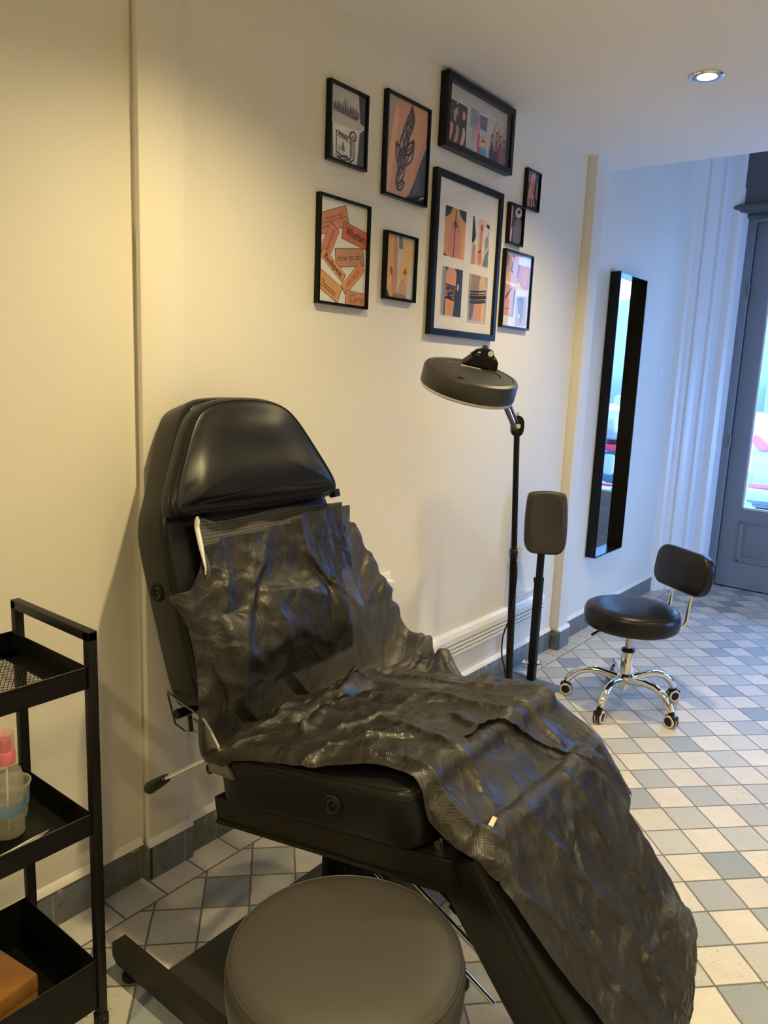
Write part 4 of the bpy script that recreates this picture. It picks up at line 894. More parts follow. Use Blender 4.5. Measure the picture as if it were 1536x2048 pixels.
# ---------------------------------------------------------------- round stool in the foreground
def round_stool():
    cx, cy, zt, r = .985, .836, .505, .192
    t = thing('round_stool', 'round charcoal padded stool in front of the treatment chair', 'stool', (cx, cy, 0))
    b = MB(); b.lathe([(0, zt - .082), (r - .012, zt - .082), (r - .002, zt - .074), (r, zt - .06), (r + .001, zt - .022), (r - .003, zt - .008), (r - .010, zt - .001), (r - .03, zt + .003), (r * .6, zt + .006), (r * .3, zt + .0075), (0, zt + .008)], 0, 72, (cx, cy, 0))
    seat = obj('seat', b, M_LEATHER_SEAT, t, smooth=60)
    b = MB(); b.tube([(cx + (r - .0055) * math.cos(a), cy + (r - .0055) * math.sin(a), zt - .0035) for a in [2 * math.pi * k / 96 for k in range(96)]], .0018, seg=6, closed=True); obj('seam', b, M_LEATHER_SEAT, seat)
    b = MB(); b.cyl((cx, cy, zt - .10), (cx, cy, zt - .082), .08); b.cyl((cx, cy, .30), (cx, cy, zt - .10), .014); b.cyl((cx, cy, .10), (cx, cy, .32), .025); obj('gas_lift', b, M_CHROME, t)
    b = MB()
    for k in range(5):
        a = R(36 + 72 * k); d = Vector((math.cos(a), math.sin(a), 0)); c = Vector((cx, cy, 0))
        b.tube([c + d * .02 + Vector((0, 0, .115)), c + d * .12 + Vector((0, 0, .10)), c + d * .20 + Vector((0, 0, .075))], [.016, .014, .011])
    obj('star_base', b, M_CHROME, t)
    for k in range(5):
        a = R(36 + 72 * k); p = Vector((cx, cy, 0)) + Vector((math.cos(a), math.sin(a), 0)) * .20
        b = MB(); b.lathe([(0, -.012), (.02, -.012), (.024, -.008), (.024, .008), (.02, .012), (0, .012)], 0, 20, (p.x, p.y, .024), (-math.sin(a), math.cos(a), 0)); b.cyl((p.x, p.y, .03), (p.x, p.y, .078), .006); obj('caster', b, M_BLACKPL, t)
round_stool()

# ---------------------------------------------------------------- wheeled task stool by the door
def task_stool():
    cx, cy = .576, 3.222
    t = thing('task_stool', 'wheeled black stool with a small padded backrest and chrome star base', 'stool', (cx, cy, 0))
    c = Vector((cx, cy, 0)); zt, r = .452, .203
    b = MB(); b.lathe([(0, zt - .083), (r - .015, zt - .083), (r - .003, zt - .074), (r, zt - .055), (r, zt - .025), (r - .004, zt - .010), (r - .016, zt + .002), (r - .04, zt + .010), (r * .55, zt + .016), (r * .25, zt + .018), (0, zt + .018)], 0, 64, c); seat = obj('seat', b, M_LEATHER, t, smooth=60)
    b = MB(); b.tube([(cx + (r - .009) * math.cos(a), cy + (r - .009) * math.sin(a), zt - .004) for a in [2 * math.pi * k / 80 for k in range(80)]], .002, seg=6, closed=True); obj('piping', b, M_STITCH, seat)
    b = MB(); b.box((cx - .09, cy - .07, zt - .098), (cx + .09, cy + .07, zt - .083), bev=.003); b.tube([(cx - .03, cy - .02, zt - .093), (cx - .10, cy - .115, zt - .105), (cx - .115, cy - .145, zt - .118)], [.004, .005, .006]); obj('lift_lever', b, M_BLACKPL, t)
    b = MB(); b.cyl((cx, cy, .25), (cx, cy, zt - .085), .0145); obj('piston', b, simple('dull_chrome', (.5, .5, .5), .22, 1.0), t)
    b = MB(); b.lathe([(0, .07), (.024, .07), (.026, .08), (.026, .115), (.037, .125), (.037, .14), (.027, .15), (.0265, .25), (.024, .256), (.017, .258), (0, .258)], 0, 32, c); obj('column', b, M_CHROME, t)
    b = MB(); b.lathe([(.0285, .25), (.0285, .262), (.016, .266)], 0, 32, c); obj('collar', b, M_BLACKPL, t)
    ANG = (-92, -20, 52, 124, 196)
    for a in ANG:
        a = R(a); d = Vector((math.cos(a), math.sin(a), 0)); z = Vector((0, 0, 1))
        b = MB(); pts = [(.020, .118), (.06, .128), (.11, .138), (.155, .138), (.195, .126), (.225, .104), (.243, .080), (.250, .066)]
        b.tube([c + d * x + z * h for x, h in pts], [.019, .0175, .0165, .016, .0165, .0175, .0165, .015], seg=14); obj('base_leg', b, M_CHROME, t)
        p = c + d * .253; s_ = Vector((-d.y, d.x, 0))
        b = MB(); b.cyl(p + z * .05, p + z * .066, .012)
        b.obox(p + z * .046 + d * .004, d, s_, z, (.022, .017, .009), bev=.005)
        for sg in (-1, 1):
            b.lathe([(0, .0), (.018, .0), (.0195, .003), (.0195, .011), (0, .012)], 0, 24, p + z * .0275 + s_ * (.006 * sg), s_ * sg)
        cs = obj('caster', b, M_BLACKPL, t)
        for sg in (-1, 1):
            b = MB(); b.lathe([(.0195, .0005), (.0255, .0005), (.0272, .003), (.0272, .010), (.0255, .0128), (.0195, .0128), (.0195, .0005)], 0, 28, p + z * .0272 + s_ * (.006 * sg), s_ * sg); obj('tyre', b, M_LIGHTGREY if sg * s_.dot(Vector((1, -1, 0))) > -5 else M_RUBBER, cs)
            b = MB(); b.lathe([(.0272, .0025), (.0280, .0025), (.0280, .0085), (.0272, .0085), (.0272, .0025)], 0, 28, p + z * .0280 + s_ * (.006 * sg), s_ * sg); obj('tread', b, M_RUBBER, cs)
    # backrest on two bent rods
    a = R(55.5); d = Vector((math.cos(a), math.sin(a), 0)); s_ = Vector((-d.y, d.x, 0)); z = Vector((0, 0, 1)); tilt = (z * math.cos(R(8)) + d * math.sin(R(8))).normalized(); nn = tilt.cross(s_).normalized()
    if nn.dot(d) > 0: nn = -nn
    for sg in (-1, 1):
        b = MB(); e = s_ * (.062 * sg)
        pts = [c + e + d * x + z * h for x, h in ((.10, zt - .092), (.19, zt - .092), (.215, zt - .088), (.232, zt - .076), (.240, zt - .055), (.246, zt + .02), (.256, zt + .10))]
        b.tube(pts, .0085, seg=12); obj('back_rod', b, M_CHROME, t)
    bc = c + d * .248 + z * .610
    b = MB(); b.cushion(chaikin(rrect(-.170, -.092, .170, .092, .062), 1), bc, s_, tilt, nn, -.022, .030, .016, dome=.010, wob=lambda p, q: .05 * p * p); bk = obj('backrest', b, M_LEATHER, t)
    b = MB(); b.lathe([(0, 0), (.014, .0), (.016, .006), (.012, .014), (0, .017)], 0, 18, bc - nn * .022 + tilt * .055 - s_ * .07, -nn); b.box((0, 0, 0), (0, 0, 0)) if False else None; obj('knob', b, M_CHROME, bk)
    b = MB(); b.tube([bc - nn * .03 + tilt * .05 + s_ * x for x in (-.09, .09)], .009); obj('back_bracket', b, M_CHROME, bk)
task_stool()

# ---------------------------------------------------------------- armrest stand
def armrest_stand():
    x, y = .147, 3.172
    t = thing('armrest_stand', 'black padded armrest on a thin adjustable post beside the wall', 'armrest stand', (x, y, 0))
    b = MB(); b.box((x - .135, y - .20, 0), (x + .150, y + .03, .008), bev=.002); bp = obj('base_plate', b, M_GREYPLATE, t)
    b = MB(); b.cyl((x + .075, y - .03, .008), (x + .075, y - .03, .013), .007); obj('bolt', b, M_BLACKPL, bp)
    b = MB(); b.box((x - .017, y - .017, .008), (x + .017, y + .017, .50), bev=.002); obj('outer_post', b, M_BLACKMETAL, t)
    b = MB(); b.box((x - .0135, y - .0135, .48), (x + .0135, y + .0135, .66), bev=.002); b.box((x - .020, y - .020, .488), (x + .018, y + .018, .51), bev=.003); obj('inner_post', b, M_BLACKMETAL, t)
    b = MB(); rv = Vector((.79, .61, 0)); p0 = Vector((x, y, .092)); 
    b.tube([p0 - rv * .048, p0 + rv * .048], .006)
    for sg in (-1, 1): b.lathe([(.006, 0), (.012, .0), (.0125, .008), (.007, .010), (.007, .014), (.0145, .016), (.0145, .022), (0, .023)], 0, 18, p0 + rv * (.022 * sg), rv * sg)
    obj('clamp_knob', b, M_CHROME, t)
    # pad: slightly concave cushion, tilted back
    rv = Vector((.83, .555, 0)); nz = Vector((rv.y, -rv.x, .10)).normalized(); uv = nz.cross(rv).normalized()
    if uv.z < 0: uv = -uv
    out = dense(chaikin([(-.088, -.138), (.0, -.146), (.098, -.142), (.102, .0), (.092, .130), (.07, .142), (.0, .148), (-.072, .140), (-.088, .125), (-.094, 0)], 2), .02)
    pc = Vector((x + .012, y - .01, .772))
    b = MB(); b.cushion(out, pc, rv, uv, nz, -.030, .022, .016, dome=-.004, wob=lambda p, q: 1.1 * p * p); obj('arm_pad', b, M_LEATHER_SEAT, t)
    b = MB(); b.obox(pc - nz * .036, rv, uv, nz, (.05, .09, .006), bev=.002); obj('pad_plate', b, M_BLACKMETAL, t)
armrest_stand()

# ---------------------------------------------------------------- magnifier lamp on a floor stand
def magnifier_lamp():
    Y = 2.6; bx, by = .330, Y
    t = thing('magnifier_lamp', 'black magnifier lamp with a large round head on a tall floor stand', 'lamp', (bx, by, 0))
    b = MB()
    for k in range(5):
        a = R(90 + 72 * k); d = Vector((math.cos(a), math.sin(a), 0)); c = Vector((bx, by, 0)); z = Vector((0, 0, 1))
        b.tube([c + z * .075 + d * .01, c + z * .065 + d * .12, c + z * .055 + d * .21], [.014, .012, .010])
    b.cyl((bx, by, .05), (bx, by, .10), .028); obj('star_base', b, M_BLACKMETAL, t)
    for k in range(5):
        a = R(90 + 72 * k); p = Vector((bx + .21 * math.cos(a), by + .21 * math.sin(a), .024))
        b = MB(); b.lathe([(0, -.012), (.02, -.012), (.024, -.008), (.024, .008), (.02, .012), (0, .012)], 0, 20, p, (-math.sin(a), math.cos(a), 0)); b.cyl(p, p + Vector((0, 0, .035)), .006); obj('caster', b, M_BLACKPL, t)
    J0 = Vector((.307, Y, .742)); J1 = Vector((.281, Y, 1.228))
    b = MB(); b.tube([(bx, by, .09), tuple(J0 - Vector((0, 0, .005)))], [.0145, .0145], seg=18); obj('lower_pole', b, M_BLACKMETAL, t)
    b = MB(); b.tube([J0, J1], .0115, seg=18); obj('upper_pole', b, M_BLACKFR, t)
    ax = Vector((.79, .61, 0))
    b = MB(); b.lathe([(0, -.016), (.018, -.016), (.02, -.012), (.02, .008), (.016, .012), (0, .012)], 0, 24, J0 + Vector((0, 0, .006)), ax); j = obj('elbow_joint', b, M_BLACKPL, t)
    b = MB(); b.lathe([(.0, .012), (.011, .012), (.011, .02), (.006, .022), (.006, .03), (0, .03)], 0, 18, J0 + Vector((0, 0, .022)), ax); b.lathe([(.0, .012), (.009, .012), (.009, .02), (0, .02)], 0, 18, J0 - Vector((0, 0, .018)), ax); obj('elbow_knob', b, M_CHROME, j)
    HC = Vector((.392, 2.060, 1.402))                      # head centre
    right = cr.copy(); up = Vector((0, 0, 1)); tow = (CAM - HC); tow.z = 0; tow.normalize()
    n = (up + tow * .27 + Vector((.79, .61, 0)) * .215).normalized()
    Rh = .150
    b = MB(); b.lathe([(Rh - .012, -.026), (Rh - .001, -.026), (Rh, -.024), (Rh, .022), (Rh - .004, .029), (Rh - .016, .033), (Rh - .020, .031), (Rh * .62, .034), (Rh * .60, .031), (Rh * .30, .033), (0, .033)], 0, 72, HC, n); head = obj('lamp_head', b, simple('charcoal_lamp_plastic', (.024, .022, .020), .42, bump=.2, bscale=300), t, smooth=30)
    b = MB(); b.lathe([(Rh - .022, -.036), (Rh - .004, -.036), (Rh - .001, -.032), (Rh - .001, -.0255), (Rh - .010, -.0255), (Rh - .022, -.030)], 0, 72, HC, n); obj('light_diffuser', b, simple('frosted_diffuser', (.62, .58, .52), .3), head)
    b = MB(); b.lathe([(0, -.022), (Rh * .55, -.024), (Rh - .024, -.034), (Rh - .024, -.028), (Rh * .55, -.016), (0, -.012)], 0, 48, HC, n); obj('magnifier_lens', b, M_CLEARPL, head)
    # bracket on the far side of the top
    e1 = Vector((.79, .61, 0)); e1 = (e1 - n * e1.dot(n)).normalized(); e2 = n.cross(e1).normalized()
    if e2.dot(tow) > 0: e2 = -e2                           # e2 points away from the viewer
    K = HC + e2 * .095 + e1 * .038 + n * .034
    b = MB()
    b.prism([(-.062, 0), (.050, 0), (.046, .030), (.030, .034), (-.030, .034)], K, e1, n, e2, -.028, .028)
    bmesh.ops.bevel(b.bm, geom=list(b.bm.edges), offset=.003, segments=2, affect='EDGES'); br = obj('head_bracket', b, M_BLACKPL, head)
    b = MB(); b.tube([K + e1 * x + n * h + e2 * .0 for x, h in ((-.040, .028), (-.025, .045), (.0, .055), (.022, .050), (.03, .034))], .0055, seg=10); b.cyl(K + n * .044 - e2 * .012, K + n * .044 + e2 * .018, .012); obj('bracket_cable', b, M_RUBBER, br)
    b = MB(); b.cyl(K + e1 * .018 + n * .046 - e2 * .014, K + e1 * .018 + n * .046 + e2 * .016, .009); obj('bracket_knob', b, M_CHROME, br)
    b = MB(); b.obox(HC + n * .0335 + e1 * .0 + e2 * .048, e1, e2, n, (.032, .0045, .0008)); obj('rating_label', b, simple('pale_label', (.5, .47, .43), .5), head)
    b = MB(); b.obox(HC + n * .034 - e2 * .11 - e1 * .045, e1, e2, n, (.008, .003, .0012)); obj('switch', b, M_BLACKFR, head)
    # parallel arm between upper pole and bracket
    T = K + n * .045 + e2 * .03
    d = (T - J1).normalized(); sd = d.cross(Vector((0, 0, 1))).normalized(); vv = sd.cross(d)
    b = MB(); b.bar(J1 + vv * .012, T + vv * .012, .016, .010); b.bar(J1 - vv * .012, T - vv * .012, .016, .010); arm = obj('spring_arm', b, simple('dark_grey_arm', (.035, .037, .042), .4), t)
    b = MB()
    N_ = 60
    b.tube([J1.lerp(T, .10 + .35 * k / 240) + (vv * math.cos(k * 2 * math.pi / 6) + sd * math.sin(k * 2 * math.pi / 6)) * .0045 for k in range(240)], .0011, seg=5); obj('spring', b, M_CHROME, arm)
    b = MB(); b.prism(chaikin([(-.022, -.028), (.022, -.028), (.026, .03), (.010, .052), (-.012, .048), (-.024, .02)], 2), J1, ax, Vector((0, 0, 1)), Vector((-.61, .79, 0)), -.016, .016); j = obj('top_joint', b, M_BLACKPL, t)
    b = MB(); b.lathe([(0, .016), (.011, .016), (.012, .02), (.009, .027), (0, .028)], 0, 18, J1 + Vector((0, 0, .012)), Vector((.61, -.79, 0))); b.cyl(J1 + Vector((0, 0, .045)) - ax * .006, J1 + Vector((0, 0, .062)), .006); obj('joint_screw', b, M_CHROME, j)
    # cable hanging beside the lower pole
    P = [(J0 + Vector((.012, -.018, .01))), J0 + Vector((.026, -.018, -.05)), Vector((.330, Y - .012, .62)), Vector((.322, Y - .022, .50)), Vector((.298, Y - .022, .42)), Vector((.296, Y - .02, .34)), Vector((.316, Y - .02, .27)), Vector((.332, Y - .018, .15)), Vector((.335, Y - .016, .08))]
    Q = []
    for i in range(len(P) - 1):
        for k in range(6):
            u_ = k / 6; p0, p1, p2, p3 = P[max(i - 1, 0)], P[i], P[i + 1], P[min(i + 2, len(P) - 1)]
            Q.append(.5 * ((2 * p1) + (p2 - p0) * u_ + (2 * p0 - 5 * p1 + 4 * p2 - p3) * u_ ** 2 + (3 * p1 - p0 - 3 * p2 + p3) * u_ ** 3))
    b = MB(); b.tube(Q + [P[-1]], .0032, seg=8); obj('cable', b, M_RUBBER, t)
magnifier_lamp()

# ---------------------------------------------------------------- three-tier trolley and what stands on it
def trolley():
    x0, x1, yf, yb = .117, .395, .755, .300
    t = thing('utility_trolley', 'black three tier metal trolley with a perforated top tray', 'trolley', ((x0 + x1) / 2, (yf + yb) / 2, 0))
    h = .0095
    for y in (yf, yb):
        b = MB()
        for x in (x0, x1): b.box((x - h, y - h, .072), (x + h, y + h, .915), bev=.0015)
        b.box((x0 - h, y - h, .897), (x1 + h, y + h, .916), bev=.0015)
        obj('handle_frame', b, M_BLACKMETAL, t)
        for x in (x0, x1):
            b = MB(); b.box((x - h - .002, y - h - .002, .052), (x + h + .002, y + h + .002, .082), bev=.002); b.cyl((x + h, y, .068), (x + h + .005, y, .068), .005)
            b.lathe([(0, -.01), (.018, -.01), (.022, -.007), (.022, .007), (.018, .01), (0, .01)], 0, 20, (x, y, .0225), (.8, .6, 0)); b.cyl((x, y, .03), (x, y, .055), .007); obj('caster', b, M_BLACKPL, t)
            b = MB(); b.lathe([(0, .0), (.0045, .0), (.004, .002), (0, .0025)], 0, 14, (x + h + .0022, y, .069), (1, 0, 0)); obj('screw', b, M_CHROME, t)
    for name, za, zb, mesh in (('top_tray', .803, .846, True), ('middle_tray', .496, .541, False), ('bottom_tray', .100, .212, False)):
        b = MB(); e = .0012; a0, a1, c0, c1 = x0 + .006, x1 - .006, yb + .010, yf - .010
        xa, xb = x0 - .012 + .006, x1 + .004
        b.box((xa, c0, za), (xa + e, c1, zb)); b.box((xb - e, c0, za), (xb, c1, zb)); b.box((xa, c0, za), (xb, c0 + e, zb)); b.box((xa, c1 - e, za), (xb, c1, zb))
        b.tube([(xa, c0, zb), (xb, c0, zb), (xb, c1, zb), (xa, c1, zb)], .0016, seg=6, closed=True)
        if not mesh: b.box((xa, c0, za), (xb, c1, za + e)); b.box((xa + .022, c0 + .022, za + .001), (xb - .022, c1 - .022, za + .0035), bev=.001)
        else:
            for q in ((xa, xa + .035, c0, c1), (xb - .035, xb, c0, c1), (xa, xb, c0, c0 + .035), (xa, xb, c1 - .035, c1)): b.box((q[0], q[2], za), (q[1], q[3], za + e))
        tr = obj(name, b, M_BLACKMETAL, t)
        if mesh:
            b = MB(); X0, X1, Y0, Y1 = xa + .034, xb - .034, c0 + .034, c1 - .034; st = .0085; ww = .0013; zz = za + .0006
            k = -(Y1 - Y0) * .55
            def clipseg(p, q):
                t0, t1 = 0, 1; dx, dy = q[0] - p[0], q[1] - p[1]
                for d_, lo_, hi_, o_ in ((dx, X0, X1, p[0]), (dy, Y0, Y1, p[1])):
                    if abs(d_) < 1e-9: continue
                    a_, b_ = (lo_ - o_) / d_, (hi_ - o_) / d_
                    if a_ > b_: a_, b_ = b_, a_
                    t0, t1 = max(t0, a_), min(t1, b_)
                return None if t1 <= t0 else ((p[0] + dx * t0, p[1] + dy * t0), (p[0] + dx * t1, p[1] + dy * t1))
            for sg in (1, -1):
                for i in range(-90, 140):
                    y = Y0 + i * st; r_ = clipseg((X0, y), (X1, y + sg * (X1 - X0) * .62))
                    if r_: b.bar((*r_[0], zz), (*r_[1], zz), ww, .001)
            obj('mesh_floor', b, M_BLACKMETAL, tr, smooth=0)
trolley()
ZM = .496 + .0036
def pump_bottle():
    x, y, z = .278, .640, ZM
    t = thing('pump_bottle', 'clear plastic bottle with a pink pump cap on the middle tray', 'bottle', (x, y, z))
    b = MB(); b.lathe([(0, .0), (.027, .0), (.030, .004), (.030, .118), (.027, .132), (.017, .144), (.014, .148), (.014, .156)], 0, 36, (x, y, z)); obj('body', b, M_CLEARPL, t)
    b = MB(); b.lathe([(0, .0025), (.0275, .0025), (.0282, .07), (0, .07)], 0, 32, (x, y, z)); obj('liquid', b, clear_plastic('clear_liquid', (.55, .55, .48), .12), t)
    b = MB(); b.lathe([(.0303, .048), (.0303, .072)], 0, 36, (x, y, z)); obj('label_band', b, simple('pale_blue_label', (.20, .33, .46), .45), t)
    b = MB(); b.tube([(x, y, z + .006), (x + .004, y, z + .145)], .002, seg=8); obj('dip_tube', b, M_WHITEPL, t)
    b = MB(); b.lathe([(0, .150), (.0185, .150), (.0185, .172), (.016, .176), (.012, .178), (.012, .194), (.010, .198), (0, .198)], 0, 30, (x, y, z)); b.tube([(x, y, z + .190), (x - .02, y - .02, z + .192), (x - .035, y - .032, z + .185)], .0045); obj('pump_cap', b, simple('pink_cap', (.66, .16, .20), .35), t)
    b = MB(); b.lathe([(.0125, .178), (.0175, .180), (.0175, .212), (0, .214)], 0, 30, (x, y, z)); obj('overcap', b, clear_plastic('clear_pink', (.75, .35, .36), .3), t)
pump_bottle()
def plastic_cup():
    x, y, z = .228, .668, ZM
    t = thing('plastic_cup', 'short clear plastic cup with a blue band behind the pump bottle', 'cup', (x, y, z))
    b = MB(); b.lathe([(0, .001), (.030, .001), (.032, .004), (.039, .074), (.041, .077), (.039, .078), (.037, .074), (.030, .006), (0, .005)], 0, 40, (x, y, z)); obj('body', b, M_CLEARPL, t)
    b = MB(); b.lathe([(.0352, .030), (.0372, .048)], 0, 40, (x, y, z)); obj('blue_band', b, simple('blue_print', (.12, .25, .42), .45), t)
plastic_cup()
def tweezers():
    t = thing('tweezers', 'slim metal tweezers lying by the rim of the middle tray', 'tweezers', (.36, .62, ZM))
    b = MB()
    for s_ in (-1, 1): b.tube([(.352, .545, ZM + .006), (.355 + .003 * s_, .60, ZM + .008), (.350 + .004 * s_, .655, ZM + .010), (.345 + .0005 * s_, .685, ZM + .012)], [.003, .0042, .0035, .0015], seg=8)
    obj('tweezer_arms', b, M_STEEL, t)
tweezers()
def wooden_box():
    t = thing('wooden_box', 'small orange brown wooden box in the bottom tray', 'box', (.29, .55, .1035))
    wd = simple('orange_wood', (.50, .23, .06), .4, noise=.25, nscale=30)
    b = MB(); b.M = Matrix.Translation((.262, .560, .1036)) @ Matrix.Rotation(R(8), 4, 'Z')
    b.box((-.075, -.09, 0), (.075, .09, .052), bev=.002); obj('body', b, wd, t)
    b = MB(); b.M = Matrix.Translation((.262, .560, .1036)) @ Matrix.Rotation(R(8), 4, 'Z')
    b.box((-.0765, -.0915, .0525), (.0765, .0915, .092), bev=.004); obj('lid', b, wd, t)
wooden_box()

# ---------------------------------------------------------------- draped sheets (settled with a small position based cloth solver)
def vnoise(x, y, seed):
    rs = np.random.RandomState(seed); g = rs.rand(64, 64)
    xi = np.floor(x).astype(int); yi = np.floor(y).astype(int); fx = x - xi; fy = y - yi
    fx = fx * fx * (3 - 2 * fx); fy = fy * fy * (3 - 2 * fy); G = lambda a, b_: g[a % 64, b_ % 64]
    return (G(xi, yi) * (1 - fx) + G(xi + 1, yi) * fx) * (1 - fy) + (G(xi, yi + 1) * (1 - fx) + G(xi + 1, yi + 1) * fx) * fy
A_ = lambda v: np.array(v, float)
BOXES = []
def add_box(O, U, N, ys, us, ns, r=.02):
    c = A_(O) + A_(U) * (us[0] + us[1]) / 2 + A_(N) * (ns[0] + ns[1]) / 2; c[1] = (ys[0] + ys[1]) / 2
    BOXES.append((c, np.stack([A_((0, 1, 0)), A_(U), A_(N)]), A_(((ys[1] - ys[0]) / 2 - r, (us[1] - us[0]) / 2 - r, (ns[1] - ns[0]) / 2 - r)), r))
add_box(BO, BU, BN, (YL, YR), (-.055, .40), (0, BT + .009), .022)
add_box(BO, BU, BN, (YL + .09, YR - .02), (.15, .366), (.05, BT + .022), .012)
add_box(BO, BU, BN, (YL + .01, YR - .01), (.374, .64), (.06, BT + .062), .02)
add_box(SO, SU, SN, (YL, YR), (0, SLEN), (-ST, .011), .022)
add_box(LO, LU, LN, (YL + .025, YR - .05), (0, LLEN), (-LT, .011), .024)
NBODY = len(BOXES)
for y_, u_, w_, n_, r_ in ((1.20, .07, .10, .050, .05), (1.36, .11, .13, .060, .06), (1.50, .08, .11, .054, .05), (1.30, .19, .10, .024, .045), (1.53, .18, .08, .030, .045)):   # bunched end of the towel under the sheet
    add_box(BO, BU, BN, (y_ - w_, y_ + w_), (u_ - r_ - .02, u_ + r_ + .02), (BT - .07, BT + n_), r_)
kn = (LO - (SO + SU * SLEN)).normalized(); kn_n = Vector((-kn.z, 0, kn.x)); kn_n = kn_n if kn_n.z > 0 else -kn_n
add_box(SO + SU * (SLEN - .03), kn, kn_n, (YL + .03, YR + .02), (0, .17), (-.10, .008), .02)
add_box(LO, LU, LN, (YR - .12, YR + .02), (0, .16), (-.07, -.004), .02)
add_box(SO, SU, SN, (YR - .05, YR + .13), (-.02, .50), (-.07, -.016), .02)
add_box(SO, SU, SN, (YL + .16, YR - .10), (.02, .12), (-.02, .030), .025)
def collide(p, off, mu, prev):
    for c, B, h, r in BOXES:
        q = (p - c) @ B.T; a = np.abs(q) - h; out = np.maximum(a, 0); d = np.linalg.norm(out, axis=1) + np.minimum(a.max(1), 0) - r - off
        m = d < 0
        if not m.any(): continue
        qm, am, dm = q[m], a[m], d[m]; om = np.maximum(am, 0); L = np.linalg.norm(om, axis=1)
        g = np.where(L[:, None] > 1e-7, om / np.maximum(L, 1e-7)[:, None], 0); ins = L <= 1e-7
        k = am.argmax(1); g[ins] = np.eye(3)[k[ins]]
        g = (g * np.sign(qm)) @ B
        pm = p[m] - g * dm[:, None]
        dv = pm - prev[m]; tang = dv - (dv * g).sum(1)[:, None] * g
        p[m] = pm - tang * mu
    p[:, 0] = np.maximum(p[:, 0], .004 + off); p[:, 2] = np.maximum(p[:, 2], .004)
    return p
def drape(path, left, right, ds, nt, off, ridges, crumple, seed, steps=90, pins=None, growth=(1.0, 1.0), holds=(), detail=.004, mu=.8, creases=60, folds=()):
    """path: (x, z, nx, nz) list; left/right: Y limits as (s, Y) tables; ridges: (height, width, [(s, Y)...])"""
    P = A_([p[:2] for p in path]); Nn = A_([p[2:] for p in path]); L = np.concatenate([[0], np.cumsum(np.linalg.norm(np.diff(P, axis=0), axis=1))])
    ns = int(L[-1] / ds) + 1; s = np.linspace(0, L[-1], ns)
    px = np.interp(s, L, P[:, 0]); pz = np.interp(s, L, P[:, 1]); nx = np.interp(s, L, Nn[:, 0]); nz = np.interp(s, L, Nn[:, 1]); nl = np.hypot(nx, nz); nx, nz = nx / nl, nz / nl
    yl = np.interp(s, *zip(*left)); yr = np.interp(s, *zip(*right))
    wob = .010 * (vnoise(s * 9, s * 0 + .3, seed + 5) - .5); wob2 = .012 * (vnoise(s * 11, s * 0 + .7, seed + 6) - .5); yl = yl + wob; yr = yr + wob2
    t = np.linspace(0, 1, nt); S, T = np.meshgrid(s, t, indexing='ij'); Yg = yl[:, None] * (1 - T) + yr[:, None] * T
    h = np.full_like(S, off + .004)
    for amp, wd, line in ridges:
        d = np.full_like(S, 9.)
        for (a0, b0), (a1, b1) in zip(line, line[1:]):
            vx, vy = a1 - a0, b1 - b0; LL = vx * vx + vy * vy; k = np.clip(((S - a0) * vx + (Yg - b0) * vy) / LL, 0, 1)
            d = np.minimum(d, np.hypot(S - a0 - k * vx, Yg - b0 - k * vy))
        h += amp * np.exp(-(d / wd) ** 1.5)
    wx = S + .05 * vnoise(S * 6, Yg * 6, seed + 9); wy = Yg + .05 * vnoise(S * 6 + 3, Yg * 6, seed + 10)
    cr_ = 0
    for k, (fr, am) in enumerate(((7, 1.0), (15, .55), (31, .30))): cr_ = cr_ + am * (1 - np.abs(2 * vnoise(wx * fr, wy * fr * .8, seed + k) - 1)) ** 2
    h = h + crumple * cr_
    X = np.stack([px[:, None] + nx[:, None] * h, Yg, pz[:, None] + nz[:, None] * h], -1).reshape(-1, 3)
    idx = np.arange(ns * nt).reshape(ns, nt); groups = []
    def add(a, b_, k, gr):
        a, b_ = a.ravel(), b_.ravel()
        if len(a): groups.append((a, b_, np.linalg.norm(X[a] - X[b_], axis=1) * gr, k))
    for i in (0, 1):
        add(idx[i:-1:2, :], idx[i + 1::2, :], 1.0, growth[0]); add(idx[:, i:-1:2], idx[:, i + 1::2], 1.0, growth[1])
    for i in (0, 1):
        add(idx[i:-1:2, :-1], idx[i + 1::2, 1:], .5, 1.0); add(idx[i:-1:2, 1:], idx[i + 1::2, :-1], .5, 1.0)
    for i in range(4):
        if i in (0, 1):
            for o in (0, 2):
                add(idx[i + o:-2:4, :], idx[i + o + 2::4, :], .12, 1.0); add(idx[:, i + o:-2:4], idx[:, i + o + 2::4], .12, 1.0)
    V = np.zeros_like(X); W = np.ones(len(X)); 
    if pins is not None: W[pins(S, Yg).ravel()] = 0
    tgt = []
    for sv, tv, pos, rad in holds:                       # stiff corners that stand where the photo shows them
        i_, j_ = int(np.argmin(np.abs(s - sv))), int(round(tv * (nt - 1))); k_ = i_ * nt + j_
        dd = np.linalg.norm(X - X[k_], axis=1); ids = np.where(dd < rad)[0]; tgt.append((ids, X[ids].copy(), X[ids] + (A_(pos) - X[k_]))); W[ids] = 0
    X0 = X.copy(); dt = 1 / 60
    for st in range(steps):
        prev = X.copy(); V[:, 2] -= 9.8 * dt
        V *= .90; X = X + V * dt * W[:, None]
        for ids, a_, b2_ in tgt:
            f_ = min(1, (st + 1) / (steps * .5)); X[ids] = a_ * (1 - f_) + b2_ * f_; X0[ids] = X[ids]
        for it in range(10):
            for a, b_, r0, k in groups:
                n_ = min(len(a), len(b_)); d = X[a] - X[b_]; l = np.linalg.norm(d, axis=1); w_ = W[a] + W[b_]; w_[w_ == 0] = 1
                c = (d * (k * (l - r0) / np.maximum(l, 1e-9) / w_)[:, None]); X[a] -= c * W[a][:, None]; X[b_] += c * W[b_][:, None]
            if it % 3 == 2: X = collide(X, off, mu * .7, prev)
